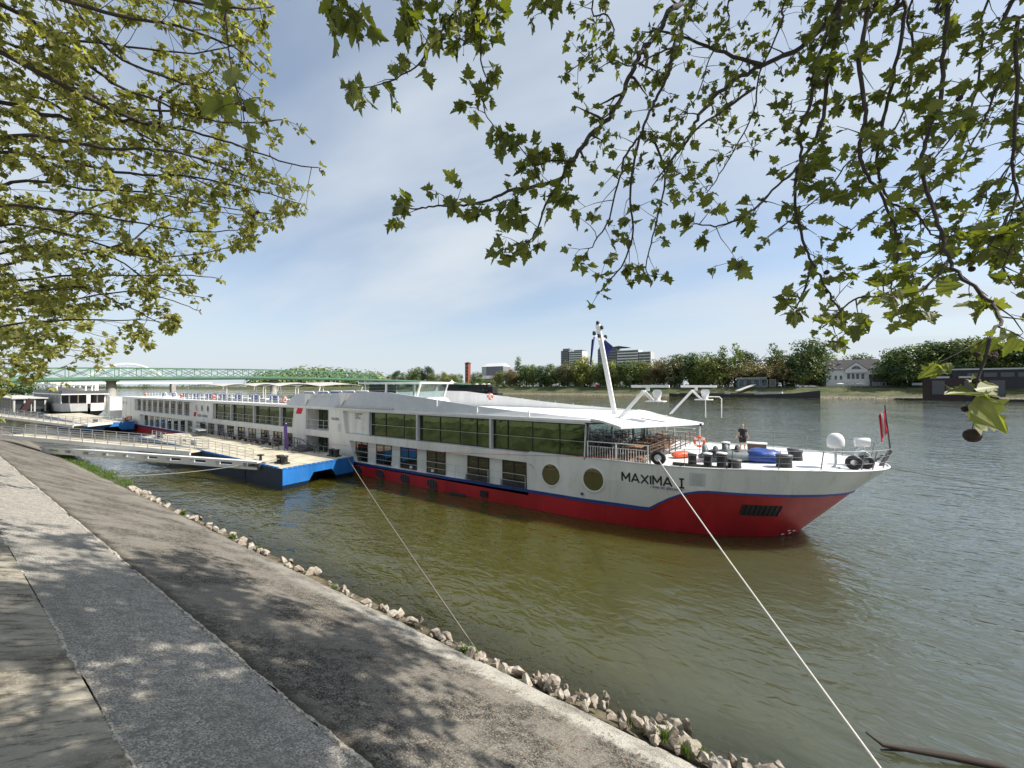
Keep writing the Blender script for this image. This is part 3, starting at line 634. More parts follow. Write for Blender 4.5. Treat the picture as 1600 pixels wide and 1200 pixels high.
b = MB(); b.prism([(-73.5,3.92),(-72.6,3.92),(-72.35,4.6),(-73.25,4.6)], YN-.02, YN+.01); b.prism([(-43.98,5.45),(-42.85,5.45),(-42.5,6.1),(-43.6,6.1)], YN-.02, YN+.01); b.build('red_parallelogram', M['redcloth'], ship)
b = MB(); b.prism([(-36.0,3.95),(-35.55,3.95),(-35.55,4.75),(-36.0,4.75)], YN-.015, YN+.01); b.build('ventilation_slot', M['lightgrey'], ship)
b = MB(); b.prism([(-33.6,5.3),(-32.2,5.3),(-32.2,5.33),(-33.6,5.33)], YN+.26, YN+.3); b.build('panel_notice', M['lightgrey'], ship)
text('notice_lettering', 'BY ANCHOR\nR 12 kN\nPULL OUT', (-33.55, YN+.255, 5.75), .2, M['darksteel'], sx=.9)
# draught marks panel on the bow
b = MB(); q0 = [(-3.35,2.98),(-2.55,2.98),(-2.5,3.72),(-3.3,3.72)]
b.add([(x, top_y(x, z)-.02, z) for x, z in q0], [(0,1,2,3)]); b.build('notice_panel', M['lightgrey'], ship, fix=False)
b = MB()
for k in range(9): z = 3.05 + k*.075; b.bar((-3.2, top_y(-3.2, z)-.03, z), (-2.68, top_y(-2.68, z)-.03, z), .012, .03)
b.build('notice_lines', M['steel'], ship)
b = MB()
for x, z in ((1.35,.12),(1.55,.28),(1.0,.1),(1.3,.35)): y = hull_y(x, z); b.bar((x,y-.02,z),(x+.13,hull_y(x+.13,z)-.02,z+.03),.02,.05)
b.build('draught_mark', M['white'], ship)

# ------------------------------------------------------------------ roof, fascia, visor
b = MB()
b.box(XS+.1,-46,YN-.05,YF+.05,6.2,6.42); b.box(-46,-9.0,YN-.05,YF+.05,6.2,6.36)
b.build('sun_deck', M['white'], ship)
prof = [(-46,6.95),(-44.4,7.66),(-42.0,7.72),(-35.6,7.86),(-31.5,8.0),(-28.5,7.95),(-25,7.62),(-22,7.34),(-18.5,7.0),(-15,6.74),(-12,6.58),(-9.0,6.44)]
def bulwark(sg, mt, nm):
    y0 = YC + sg*5.75; m = MB(); y1 = YC + sg*5.42
    o = [(x, y0, 6.22) for x, z in prof]; t = [(x, y1 , z) for x, z in prof]; ti = [(x, y1 - sg*.12, z) for x, z in prof]; bi = [(x, y1 - sg*.14, 6.37) for x, z in prof]; n = len(prof)
    allv = o + t + ti + bi
    m.add(allv, [(i, i+1, n+i+1, n+i) for i in range(n-1)] + [(n+i, n+i+1, 2*n+i+1, 2*n+i) for i in range(n-1)] + [(2*n+i, 2*n+i+1, 3*n+i+1, 3*n+i) for i in range(n-1)] + [(0,n,2*n,3*n),(n-1,2*n-1,3*n-1,4*n-1)])
    return m.build(nm, mt, ship)
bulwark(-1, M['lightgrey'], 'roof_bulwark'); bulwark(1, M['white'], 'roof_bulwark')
b = MB(); b.box(-36.4,-27.6,YN-.12,YN-.03,6.42,6.56); b.box(-36.4,-28,YN-.16,YN-.12,6.48,6.5); b.build('boarding_ladder', M['steel'], ship)
for x in (-22.4,-18.2,-13.6): 
    b = MB(); b.box(x-.03,x+.03,YN+.05,YN+.12,6.4,7.5 if x < -20 else 6.9); b.build('roof_post', M['white'], ship)
b = MB()
for i in range(15): x = -36 + i*1.9; zt = 7.9 - max(0,(x+28))*.075; b.box(x-.02,x+.02,YF-.34,YF-.30,6.36,max(6.5, zt-.05))
b.build('bulwark_rib', M['lightgrey'], ship)
# wind screens in the notches beside the bulwark panels
b = MB(); b.quad((-42.0,YN+.2,6.36),(-37.6,YN+.2,6.36),(-37.6,YN+.2,7.66),(-42,YN+.2,7.66)); 
for x in (-42,-40.5,-39,-37.6): b.box(x-.04,x+.04,YN+.15,YN+.19,6.36,7.7)
b.build('wind_screen', M['lightgrey'], ship)
b = MB(); b.prism([(-42.05,6.3),(-41.1,7.75),(-42.05,7.75)], YN-.07, YN-.03); b.prism([(-35.4,6.55),(-34.2,7.9),(-35.8,7.9)], YN-.07, YN-.03); b.build('wind_screen_gusset', M['white'], ship)
# sun deck railing, aft
b = MB(); x = -96.0
while x < -46.5: b.box(x-.07,x+.07,YN+.02,YN+.07,6.4,7.38); x += 1.55
for y in (YN+.045, YF-.045):
    for q in (6.75,7.05,7.4): b.box(-96,-46.3,y-.018,y+.018,q,q+.035)
b.build('sun_deck_railing', M['white'], ship)
# fore visor: V shaped sloping brow with slots
vz0, vz1 = 6.42, 6.05
outer = [(-9.0,YN-.05),(-7.1,YN-.02),(-3.2,YC),(-7.1,YF+.02),(-9.0,YF+.05)]
def edge(u):   # u 0..1 along the brow from near corner to far corner
    if u < .5: q = u*2; return Vector((-7.1 + 3.9*q, YN-.02 + (YC-YN+.02)*q, vz1))
    q = u*2 - 1; return Vector((-3.2 - 3.9*q, YC + (YF+.02-YC)*q, vz1))
def back(u): return Vector((-9.0, YN-.05 + (YF-YN+.1)*u, vz0+.04))
b = MB(); slots = [(.30,.345),(.60,.65),(.72,.76),(.83,.87)]
us = sorted(set([0,.1,.2,.4,.5,.55,.66,.8,.92,1] + [v for q in slots for v in q]))
def P_(u, k, dz=0): p = back(u).lerp(edge(u), k); p.z = vz0 + .04 + (vz1 - vz0 - .04)*(k**1.6) + dz; return p
for u0, u1 in zip(us[:-1], us[1:]):
    um = (u0 + u1)/2; slot = any(a < um < c for a, c in slots)
    for k0, k1 in ((0,.25),(.25,.45),(.45,.85),(.85,1)):
        if slot and k0 == .45: continue
        t = [P_(u0,k0),P_(u1,k0),P_(u1,k1),P_(u0,k1)]; l = [P_(u0,k0,-.13),P_(u1,k0,-.13),P_(u1,k1,-.13),P_(u0,k1,-.13)]
        b.add(t + l, [(0,1,2,3),(7,6,5,4),(0,4,5,1),(1,5,6,2),(2,6,7,3),(3,7,4,0)])
b.build('roof_visor', M['white'], ship)
b = MB(); b.box(-3.75,-3.3,YC-.3,YC+.3,5.85,6.02); b.build('searchlight', M['black'], ship)
b = MB(); b.bar((-3.45,YC+.05,3.97),(-3.45,YC+.05,6.05),.08,.08); b.bar((-6.6,YF-.4,3.97),(-6.6,YF-.4,6.1),.07,.07); b.build('visor_post', M['white'], ship)
# lounge front: clear glass bow front with mullions, interior behind it
fr = [(-9.35,YN+.3),(-8.2,24.9),(-7.4,26.9),(-7.1,28.9),(-7.4,30.9),(-8.2,32.9),(-9.35,YF-.3)]
f = MB()
for x, y in fr: f.bar((x,y,3.99),(x,y,6.12),.07,.07)
for (x0,y0),(x1,y1) in zip(fr[:-1], fr[1:]): f.bar((x0,y0,6.1),(x1,y1,6.1),.08,.1); f.bar((x0,y0,4.0),(x1,y1,4.0),.08,.08)
fo = f.build('lounge_front', M['darksteel'], ship); g = MB()
for (x0,y0),(x1,y1) in zip(fr[:-1], fr[1:]): g.quad((x0,y0,4.04),(x1,y1,4.04),(x1,y1,6.05),(x0,y0,6.05))
g.build('pane', M['glassclear'], fo, fix=False)
g = MB(); g.quad((-9.4,YN+.3,4.04),(-17,YN+.45,4.04),(-17,YN+.45,6.05),(-9.4,YN+.3,6.05)) if False else None
b = MB(); b.box(-17,-9.5,YN+.6,YF-.4,3.9,3.97); b.box(-17.1,-17,YN+.6,YF-.4,3.97,6.15); b.build('lounge_interior', M['brown'], ship)
g = MB(); g.quad((-17,YF-.05,4.3),(-9.4,YF-.05,4.3),(-9.4,YF-.05,6.1),(-17,YF-.05,6.1)); g.build('lounge_side_glass', M['glassclear'], ship, fix=False)

# wheelhouse
wx0, wx1, wy0, wy1 = -36.6, -28.6, 26.9, 30.9
b = MB(); b.box(wx0,wx1,wy0,wy1,6.36,7.35); b.prism([(-28.6,6.36),(-27.2,6.36),(-28.2,7.25),(-28.6,7.35)], wy0, wy1); wh = b.build('wheelhouse', M['white'], ship)
b = MB(); b.box(wx0-.5,wx1+.9,wy0-.4,wy1+.4,8.78,8.95); b.build('roof', M['white'], wh)
b = MB()
for y in (wy0+.05, wy1-.05):
    b.bar((wx0+.3,y,7.35),(wx0-.1,y,8.8),.14,.14); b.bar((-33.2,y,7.35),(-33.2,y,8.8),.2,.2); b.bar((wx1-.1,y,7.35),(wx1+.5,y,8.8),.14,.14)
b.build('post', M['white'], wh)
g = MB()
for y in (wy0+.02, wy1-.02): g.quad((wx0+.3,y,7.35),(-33.2,y,7.35),(-33.2,y,8.78),(wx0-.1,y,8.78)); g.quad((-33.2,y,7.45),(wx1-.1,y,7.45),(wx1+.5,y,8.78),(-33.2,y,8.78))
g.quad((wx1-.1,wy0,7.35),(wx1-.1,wy1,7.35),(wx1+.5,wy1,8.78),(wx1+.5,wy0,8.78)); g.build('pane', M['glassclear'], wh, fix=False)
b = MB(); b.box(wx0+.2,wx0+.6,wy0+.3,wy1-.3,7.35,8.7); b.build('curtain', M['black'], wh)
b = MB(); b.box(-27.9,-27.2,27.0,27.6,6.36,7.2); b.build('deck_locker', M['white'], ship)
# mast with lights
b = MB(); a0, a1 = Vector((-9.3,YC,6.36)), Vector((-10.65,YC,13.35)); d = (a1 - a0)
b.bar(a0,a1,.22,.32); ms = b.build('mast', M['white'], ship)
b = MB(); c_ = a0 + d*.86; b.bar(c_ - Vector((0,1.25,0)), c_ + Vector((0,1.25,0)), .07, .07); b.bar(a0+d*.82, c_ - Vector((0,1.2,0)), .05,.05); b.bar(a0+d*.82, c_ + Vector((0,1.2,0)), .05,.05); b.build('yard', M['white'], ms)
for p, in ((a1+Vector((0,0,.12)),),(a1+Vector((.3,.05,-.25)),),(c_+Vector((0,-1.25,.14)),),(c_+Vector((0,1.25,.14)),),(c_+Vector((.1,-.5,.02)),)):
    b = MB(); b.lathe(p,[(.12,-.14),(.14,-.1),(.14,.1),(.09,.16)],10); b.build('mast_light', M['black'], ms)
# radars
def radar(px_, py, lean, nm):
    x, y = px_, py; b = MB()
    for dy_ in (-.35, .35): b.bar((x-1.9,y+dy_,6.4),(x-.35,y+dy_,8.2),.09,.10); b.bar((x-.35,y+dy_,8.2),(x+.25,y+dy_,7.55),.08,.08)
    b.bar((x-.35,y-.4,8.2),(x-.35,y+.4,8.2),.12,.12); b.box(x-.15,x+1.0,y-.5,y+.5,7.5,7.56); rb = b.build('radar_mount', M['white'], ship)
    b = MB(); b.box(x-1.15,x+1.25,y-.12,y+.12,8.43,8.6); b.bar((x-.1,y,8.2),(x-.1,y,8.45),.2,.2); b.build('scanner', M['white'], rb)
    b = MB(); b.lathe((x+.5,y,7.56),[(.2,0),(.22,.08),(.17,.1),(.24,.3),(.3,.55),(.24,.7),(.1,.74)],14); b.build('antenna_dome', M['white'], rb)
radar(-6.15, 26.3, 0, 'a'); radar(-3.9, 31.6, 0, 'b')
b = MB(); b.tube([(-3.4,31.9,6.2),(-3.4,31.9,7.6),(-3.2,31.9,7.75),(-2.5,31.9,7.75),(-2.35,31.9,7.6),(-2.35,31.9,6.2)],.035,6); b.build('hoop', M['white'], ship)
# fore deck railing, leaning outwards, and the bow spars
def rim(L, off, z): return [(x, YC - max(0, h + off), z) for x, h in L]
b = MB()
for sg in (-1, 1):
    pl_ = [(x, h) for x, h in L_d if x > -5.4]; path = []
    for i, (x, h) in enumerate(pl_):
        n_ = Vector((pl_[min(i+1,len(pl_)-1)][1] - pl_[max(i-1,0)][1], pl_[min(i+1,len(pl_)-1)][0] - pl_[max(i-1,0)][0])); nx, ny = -n_.x, n_.y; l_ = math.hypot(nx, ny) or 1; path.append((x, h, nx/l_, ny/l_))
    path = [q for q in path if q[0] < 5.75]
    def pt(q, k, inset=.12): return Vector((q[0] + q[2]*(-inset + .22*k), YC + sg*(q[1] + q[3]*(-inset + .22*k)), zdk(q[0]) + 1.05*k))
    for k in (.36,.68,1.0): b.tube([pt(q, k) for q in path] + [Vector((6.05, YC, zdk(6)+1.05*k-(.1 if k < 1 else .12)))], .011 if k < 1 else .018, 5)
    last = -99
    for q in path:
        if q[0] - last > 1.75 or (q[0] > 4.2 and q[0] - last > .5): b.bar(pt(q, 0), pt(q, 1), .035, .035); last = q[0]
b.build('fore_deck_railing', mat('weathered_rail', (.26,.26,.26), .5, .2, 4, metal=.4), ship)
b = MB(); b.bar((5.55,YC-.25,4.15),(6.0,YC,5.0),.13,.13); b.bar((5.2,YC+.1,4.15),(5.7,YC+.1,4.7),.1,.1); b.build('bow_spar', M['darksteel'], ship)
# terrace railings
f = MB(); y = YN+.12; x = -9.25
while x < -5.5: f.box(x-.012,x+.012,y-.012,y+.012,3.98,4.7); x += .16
for x in (-9.28,-7.45,-5.55): f.box(x-.03,x+.03,y-.03,y+.03,3.98,5.0)
f.box(-9.3,-5.5,y-.025,y+.025,4.98,5.03); f.box(-9.3,-5.5,y-.012,y+.012,4.7,4.725); f.build('terrace_railing', M['white'], ship)
f = MB()
def tr(y): return -5.5 + .1*(y - 23.3)
y = 23.5
while y < 34.2: f.bar((tr(y),y,3.98),(tr(y),y,4.98),.05,.05); y += 1.3
for z in (4.2,4.42,4.64,4.86,5.0): f.bar((tr(23.4),23.4,z),(tr(34.2),34.2,z),.03,.05)
f.build('terrace_partition', M['brown'], ship)
f = MB()
for y in (34.35,):
    for x in (-9.2,-7.6,-6,-4.5): f.box(x-.03,x+.03,y-.03,y+.03,3.98,5.1)
    for z in (4.4,4.75,5.08): f.box(-9.3,-4.4,y-.02,y+.02,z,z+.035)
f.build('terrace_railing', M['white'], ship)
# mooring gear on the fore deck
for x, y, h, r_, cap in ((-3.25,24.0,.75,.23,1),(-2.5,24.35,.7,.22,1),(-1.78,24.1,.8,.25,1),(-1.2,24.45,.42,.35,0),(1.1,25.65,.62,.37,0),(1.75,28.3,.62,.37,0),(-2.0,30.5,.6,.25,1)):
    b = MB(); z = zdk(x); b.lathe((x,y,z),[(r_*1.05,0),(r_,.05),(r_*.95,h*.6),(r_*1.06,h-.06),(r_*1.06,h-.02)],14); bo = b.build('bollard', M['black'], ship)
    b = MB(); b.lathe((x,y,z+h-.02),[(r_*1.1,0),(r_*1.1,.06),(r_*.6,.08)],14); b.build('cap', M['white'] if cap else M['darksteel'], bo)
b = MB(); b.box(-4.25,-1.55,23.66,23.95,3.98,4.12); b.build('mooring_base', M['black'], ship)
b = MB(); b.torus((-4.95,23.28,4.38),.30,.13,'y'); b.build('fairlead', M['black'], ship)
b = MB(); b.lathe((-4.95,23.28,4.38),[(.15,-.1),(.2,-.14),(.2,.14),(.15,.1)],14,axis='y'); b.build('fairlead_roller', M['white'], ship)
for x, y in ((4.15,26.72),(4.7,27.3)):
    b = MB(); b.torus((x,y,4.5),.26,.12,'y'); b.build('fairlead', M['black'], ship)
b = MB(); b.box(4.3,5.1,27.6,28.6,4.16,4.55); b.lathe((4.7,28.1,4.75),[(.25,-.5),(.27,-.45),(.27,.45),(.25,.5)],12,axis='y'); b.build('anchor_winch', M['lightgrey'], ship)
# satellite dome and bow lamp
b = MB(); b.lathe((3.41,26.74,4.13),[(.26,0),(.07,.16),(.06,.2),(.06,1.1)],12); sdm = b.build('dome_pedestal', M['steel'], ship)
b = MB(); b.lathe((3.41,26.74,5.2),[(.24,0.02),(.36,.06),(.38,.22),(.38,.42),(.345,.58),(.26,.71),(.14,.79),(.02,.81)],22); b.build('satellite_dome', M['white'], sdm)
b = MB(); b.bar((4.5,28.2,4.9),(4.75,28.35,5.2),.06,.06); b.bar((4.9,28.5,4.16),(4.85,28.4,5.2),.06,.06); b.lathe((4.75,28.4,5.42),[(.22,-.32),(.25,-.28),(.25,.28),(.22,.32)],16,axis='x'); b.build('bow_horn', M['white'], ship)
# ------------------------------------------------------------------ things on the ship
def lifebuoy(p, axis, label):
    t = thing('lifebuoy', label, 'lifebuoy', p, 'ring lifebuoys on the ship'); b = MB(); b.torus(p, .30, .085, axis, 20, 8); b.build('ring', M['orange'], t)
    b = MB(); p = Vector(p)
    for k in range(4):
        a = math.pi/4 + k*math.pi/2; q = (math.cos(a)*.30, math.sin(a)*.30); c = p + (Vector((q[0],0,q[1])) if axis == 'y' else Vector((0,q[0],q[1]))); b.box(c.x-.095,c.x+.095,c.y-.095,c.y+.095,c.z-.07,c.z+.07)
    b.build('white_band', M['white'], t)
lifebuoy((-24.9,34.12,7.42), 'y', 'red and white lifebuoy on the far roof wall ahead of the wheelhouse')
for x, l in ((-96.2,'red lifebuoy at the aftmost end of the sun deck railing'),(-78.4,'red lifebuoy on the aft sun deck railing above the upper cabins'),(-65.9,'red lifebuoy on the sun deck railing above the three portholes'),(-46.4,'red lifebuoy where the sun deck railing meets the solid bulwark')): lifebuoy((x,YN-.07,6.98), 'y', l)
lifebuoy((-3.45,28.78,4.75), 'y', 'red lifebuoy hung on the white post under the roof visor')
for i, (x0, x1) in enumerate(((-83.4,-69),(-68.8,-59),(-58.8,-52.5),(-52.2,-43.0))):
    lb = ['long low cream sun deck awning, aftmost of four', 'cream sun deck awning second from the stern', 'short cream sun deck awning second from the wheelhouse', 'arched cream sun deck awning nearest the wheelhouse'][i]
    t = thing('awning', lb, 'awning', ((x0+x1)/2, 27, 6.42), 'awnings on the sun deck'); b = MB(); n = 8; vs = []
    for k in range(n+1): x = x0 + (x1-x0)*k/n; z = 8.72 + .30*math.sin(math.pi*k/n); vs += [(x,25.4,z-.18),(x,27.4,z),(x,29.4,z+.05),(x,31.4,z-.15)]
    b.add(vs, [(4*k+j, 4*k+4+j, 4*k+5+j, 4*k+1+j) for k in range(n) for j in range(3)], 0, True); b.add([(v[0],v[1],v[2]-.05) for v in vs], [(4*k+j, 4*k+4+j, 4*k+5+j, 4*k+1+j) for k in range(n) for j in range(3)], 0, True); b.build('canopy', M['awning'], t, fix=False)
    for x in (x0+.1, x1-.1):
        for y in (25.5, 31.2): b = MB(); b.tube([(x,y,6.42),(x + (.25 if x == x0+.1 else -.25),y,7.9),(x,y,8.52)], .045, 6); b.build('pole', M['white'], t)
def board(p, label, w=2.1, h=1.15, name='sun_bed', grp='blue sun beds along the bulwark'):
    t = thing(name, label, 'sun bed', p, grp); x, y, z = p; b = MB()
    b.tube([(x-w/2,y,z),(x-w/2,y,z+h-.15),(x-w/2+.15,y,z+h),(x+w/2-.15,y,z+h),(x+w/2,y,z+h-.15),(x+w/2,y,z)], .06, 6); b.bar((x-w/2,y,z+.3),(x+w/2,y,z+.3),.06,.06); b.bar((x-w/2,y+.9,z+.3),(x-w/2,y,z+.35),.06,.06); b.bar((x+w/2,y+.9,z+.3),(x+w/2,y,z+.35),.06,.06); b.build('frame', M['white'], t)
    b = MB(); b.box(x-w/2+.07,x+w/2-.07,y-.03,y+.05,z+.3,z+h-.08); b.box(x-w/2+.07,x+w/2-.07,y+.06,y+.9,z+.3,z+.38); b.build('cushion', M['bluecloth'], t)
BL = ['blue sun bed with white frame above the red parallelogram', 'blue white-framed sun bed over the entrance, left of two there', 'blue white-framed sun bed over the entrance, right of two there', 'blue white-framed sun bed above the small dark ship name', 'blue white-framed sun bed nearest the wheelhouse']
for (x, z), l in zip(((-43.1,7.9),(-40.3,7.95),(-37.85,8.02),(-35.7,8.05),(-33.5,8.06)), BL): board((x,24.2,z-1.15), l)
for i in range(9):
    x = -94 + i*5.1
    board((x,25.2,6.42), 'blue sun bed behind the aft sun deck railing, above the rows of cabins' if x < -70 else 'blue sun bed beneath the awnings behind the sun deck railing', 2.0, 1.0, 'sun_bed', 'blue sun beds on the aft sun deck')
# deck chairs, one built then copied
def chair(frame, seat, label, cat='chair', grp=None, name='terrace_chair'):
    t = thing(name, label, cat, (0,0,0), grp); b = MB()
    for sx in (-.22,.22):
        b = MB(); b.bar((sx,-.22,0),(sx,-.2,.45),.035,.035); b.build('leg', frame, t); b = MB(); b.bar((sx,.24,0),(sx,.22,.45),.035,.035); b.build('leg', frame, t)
    b = MB(); b.box(-.24,.24,-.24,.24,.44,.48); b.build('seat', seat, t); b = MB(); b.bar((-.22,.22,.48),(-.22,.3,.92),.035,.035); b.bar((.22,.22,.48),(.22,.3,.92),.035,.035)
    for k in range(4): b.bar((-.22,.24+.016*k,.56+.1*k),(.22,.24+.016*k,.56+.1*k),.06,.02)
    b.build('backrest', seat, t)
    b = MB(); b.bar((-.26,-.2,.66),(-.26,.26,.68),.03,.03); b.bar((.26,-.2,.66),(.26,.26,.68),.03,.03); b.bar((-.26,-.2,.45),(-.26,-.2,.66),.03,.03); b.bar((.26,-.2,.45),(.26,-.2,.66),.03,.03); b.build('armrest', frame, t); return t
def table(top, label, grp, name='terrace_table', s=.45):
    t = thing(name, label, 'table', (0,0,0), grp); b = MB(); b.box(-s,s,-s,s,.72,.76); b.build('tabletop', top, t); b = MB(); b.tube([(0,0,0),(0,0,.72)],.04,8); b.build('pedestal', M['darksteel'], t); b = MB(); b.lathe((0,0,0),[(.25,0),(.25,.02),(.05,.06)],12); b.build('foot', M['darksteel'], t); return t
c0 = chair(M['brown'], M['brown'], 'brown wicker terrace chair on the open fore terrace', grp='brown terrace chairs'); t0 = table(M['wood'], 'square wooden terrace table on the open fore terrace', 'wooden terrace tables'); first = True
for j, y in enumerate((24.6,26.4,28.4,30.2,32.2)):
    for i, x in enumerate((-6.6,)):
        if first: t0.location = (x,y,3.99)
        else: dup(t0, (x,y,3.99))
        for k, (ex, ey, rz) in enumerate(((0,-.75,math.pi),(0,.75,0),(.72,0,-math.pi/2),(-.72,0,math.pi/2))):
            if first: c0.location = (x+ex,y+ey,3.99); c0.rotation_euler = (0,0,rz); first = False
            else: dup(c0, (x+ex+random.uniform(-.08,.08),y+ey,3.99), rz+random.uniform(-.3,.3))
d0 = chair(M['black'], M['black'], 'black armchair inside the glazed fore lounge', grp='black lounge armchairs', name='lounge_armchair'); first = True
e0 = table(M['black'], 'small black table inside the glazed fore lounge', 'black lounge tables', 'lounge_table', .35); ef = True
for y in (24.6,26.6,28.7,30.8,32.8):
    for x in (-9.9,-11.8,-14):
        if ef: e0.location = (x,y,3.97); ef = False
        else: dup(e0, (x,y,3.97))
        for ex, ey, rz in ((-.6,-.3,2),(.6,.2,-1.5),(0,.75,0)):
            if first: d0.location = (x+ex,y+ey,3.97); d0.rotation_euler = (0,0,rz); first = False
            else: dup(d0, (x+ex,y+ey,3.97), rz+random.uniform(-.4,.4))
rs = random.Random(4)
for i in range(34):
    dup(d0, (rs.uniform(-92,-45), rs.uniform(25.8,31.5), 6.42), rs.uniform(0,6.28), label='dark deck chair standing on the aft sun deck behind the white railing', group='dark chairs on the aft sun deck')
# grey covered tender with tyres lying on it, tarpaulin bundle, red box
def blob(prof, c, rot, sx, sy, sz, n=18, amp=.06, seed=0):
    b = MB(); vs = []; k = 9; ct, st = math.cos(rot), math.sin(rot)
    for i in range(k+1):
        u = -1 + 2*i/k; rr = max(.02, (1 - abs(u)**prof)**.5)
        for j in range(n):
            a = 2*math.pi*j/n; z = math.sin(a); z = z if z > 0 else z*.35; q = 1 + amp*noise.noise(Vector((u*2.2+seed, math.cos(a)*1.6, z*2)))
            x, y, zz = u*sx, math.cos(a)*sy*rr*q, z*sz*rr*q + .35*sz; vs.append((c[0] + x*ct - y*st, c[1] + x*st + y*ct, c[2] + zz))
    b.add(vs, [(i*n+j, i*n+(j+1)%n, (i+1)*n+(j+1)%n, (i+1)*n+j) for i in range(k) for j in range(n)], 0, True); b.add(vs[:n], [tuple(range(n))], 0); b.add(vs[-n:], [tuple(range(n))], 0); return b
zz = 4.06
t = thing('dinghy', 'dark grey covered dinghy lying on the fore deck beside the bollards', 'dinghy', (-1.5,26.4,zz)); b = blob(3, (-1.45,26.6,zz), .35, 1.9, .62, .5, amp=.15, seed=1); b.build('cover', M['greycover'], t)
b = MB(); b.tube([(-3.1,25.6,zz+.25),(-2.6,25.9,zz+.22),(-.6,26.7,zz+.22),(.2,27.0,zz+.3)], .13, 8); b.build('tube', M['greycover'], t)
for i, (x, y, z, ax) in enumerate(((-2.75,25.75,.42,'x'),(-2.25,26.0,.46,'x'),(-1.7,26.3,.56,'x'),(-1.15,26.7,.52,'x'),(-2.9,26.7,.45,'x'))):
    b = MB(); b.torus((x,y,zz+z), .30, .13, ax, 18, 8); o = b.build('tyre_fender', M['rubber'] if i % 2 else M['greycover'])
    tag(o, ['grey tyre fender at the left end of the row on the dinghy', 'black tyre fender second from the left on the dinghy', 'grey tyre fender in the middle of the row on the dinghy', 'black tyre fender second from the right on the dinghy', 'grey tyre fender behind the left end of the row on the dinghy'][i], 'tyre', 'tyre fenders on the dinghy')
tag(blob(2.4, (.15,26.95,zz), .25, 1.02, .72, .62, amp=.22, seed=7).build('tarpaulin_bundle', M['bluecloth']), 'round bundle under a shiny blue tarpaulin right of the dinghy', 'bundle')
t = thing('deck_box', 'small dark wooden box behind the dinghy at the feet of the man', 'box', (-.2,29.9,zz)); b = MB(); b.box(-.7,.35,29.6,30.2,zz,zz+.7); b.build('body', M['brown'], t); b = MB(); b.box(-.75,.4,29.55,30.25,zz+.7,zz+.76); b.build('lid', M['white'], t)
b = blob(3, (-4.2,26.6,3.99), .9, .8, .35, .28, amp=.3, seed=3); tag(b.build('red_float', M['orange']), 'flat red float lying on the white deck beside the terrace rail', 'float')
b = MB(); b.tube([(-5.9,23.55,4.2),(-5.7,23.7,4.05),(-5.5,23.75,4.2),(-5.6,23.9,4.4),(-5.8,23.8,4.3),(-5.7,23.6,4.1),(-5.4,23.55,4.25)], .05, 6); tag(b.build('rope_coil', M['rope']), 'pale rope coil hanging beside the black ring fairlead', 'rope')
# flags
def flag(poleA, poleB, w_, h_, mt, label, nm, drop, seed, white=None, pole=True):
    A, B = Vector(poleA), Vector(poleB); t = thing(nm, label, 'flag', A)
    if pole:
        b = MB(); b.tube([A, B], [.045,.03], 8); b.lathe(B + Vector((0,0,-.02)), [(.09,0),(.09,.03)], 10); b.build('flagpole', M['darksteel'], t)
    n, k = 12, 8; vs = []; d = (A - B).normalized()
    for i in range(n+1):
        for j in range(k+1):
            u, v = i/n, j/k; p = B + d*(.25 + h_*u) if pole else B + Vector((0,0,-h_*u)); f_ = v*w_
            vs.append(p + Vector((-f_*.38 + drop*u*.2, .10*math.sin(v*9+u*2+seed), -f_*.85*(.5+.5*u) + .03*math.sin(v*12))))
    b = MB(); 
    for i in range(n):
        for j in range(k): b.add([vs[i*(k+1)+j], vs[i*(k+1)+j+1], vs[(i+1)*(k+1)+j+1], vs[(i+1)*(k+1)+j]], [(0,1,2,3)], 1 if white and white[0] <= j/k < white[1] else 0, True)
    b.build('cloth', [mt, M['white']], t, fix=False)
flag((6.0,YC,4.95), (5.78,YC,7.45), .75, 1.15, M['redcloth'], 'limp red and white flag on the dark bow flagpole', 'bow_flag', 0, 1, (.35,.62))
c1 = Vector((-9.3,YC,6.36)) + Vector((-1.35,0,6.99))*.86
flag(c1+Vector((0,-1.2,-1)), c1+Vector((0,-1.2,-.1)), .5, 1.9, M['navycloth'], 'limp navy flag hanging from the near end of the mast yard', 'signal_flag', -1, 2, pole=False)
flag(c1+Vector((0,1.2,-1)), c1+Vector((0,1.2,-.1)), 1.6, .55, M['navycloth'], 'navy flag blown slantwise from the far end of the mast yard', 'signal_flag', 3, 5, pole=False)
# the man on the fore deck
def skin_body(name, joints, edges, mt, parent=None, sub=1):
    me = bpy.data.meshes.new(name); me.from_pydata([j[0] for j in joints], edges, []); o = bpy.data.objects.new(name, me); COL.objects.link(o); me.materials.append(mt)
    md = o.modifiers.new('skin', 'SKIN'); md.use_smooth_shade = True
    for i, j in enumerate(joints): me.skin_vertices[0].data[i].radius = (j[1], j[2] if len(j) > 2 else j[1]); me.skin_vertices[0].data[i].use_root = (i == 0)
    s_ = o.modifiers.new('sub', 'SUBSURF'); s_.levels = sub; s_.render_levels = sub
    if parent is not None: par(o, parent)
    return o
px0 = Vector((-1.02,31.4,4.06)); man = thing('person', 'man in black t-shirt and black shorts standing on the fore deck, arms held out', 'person', px0)
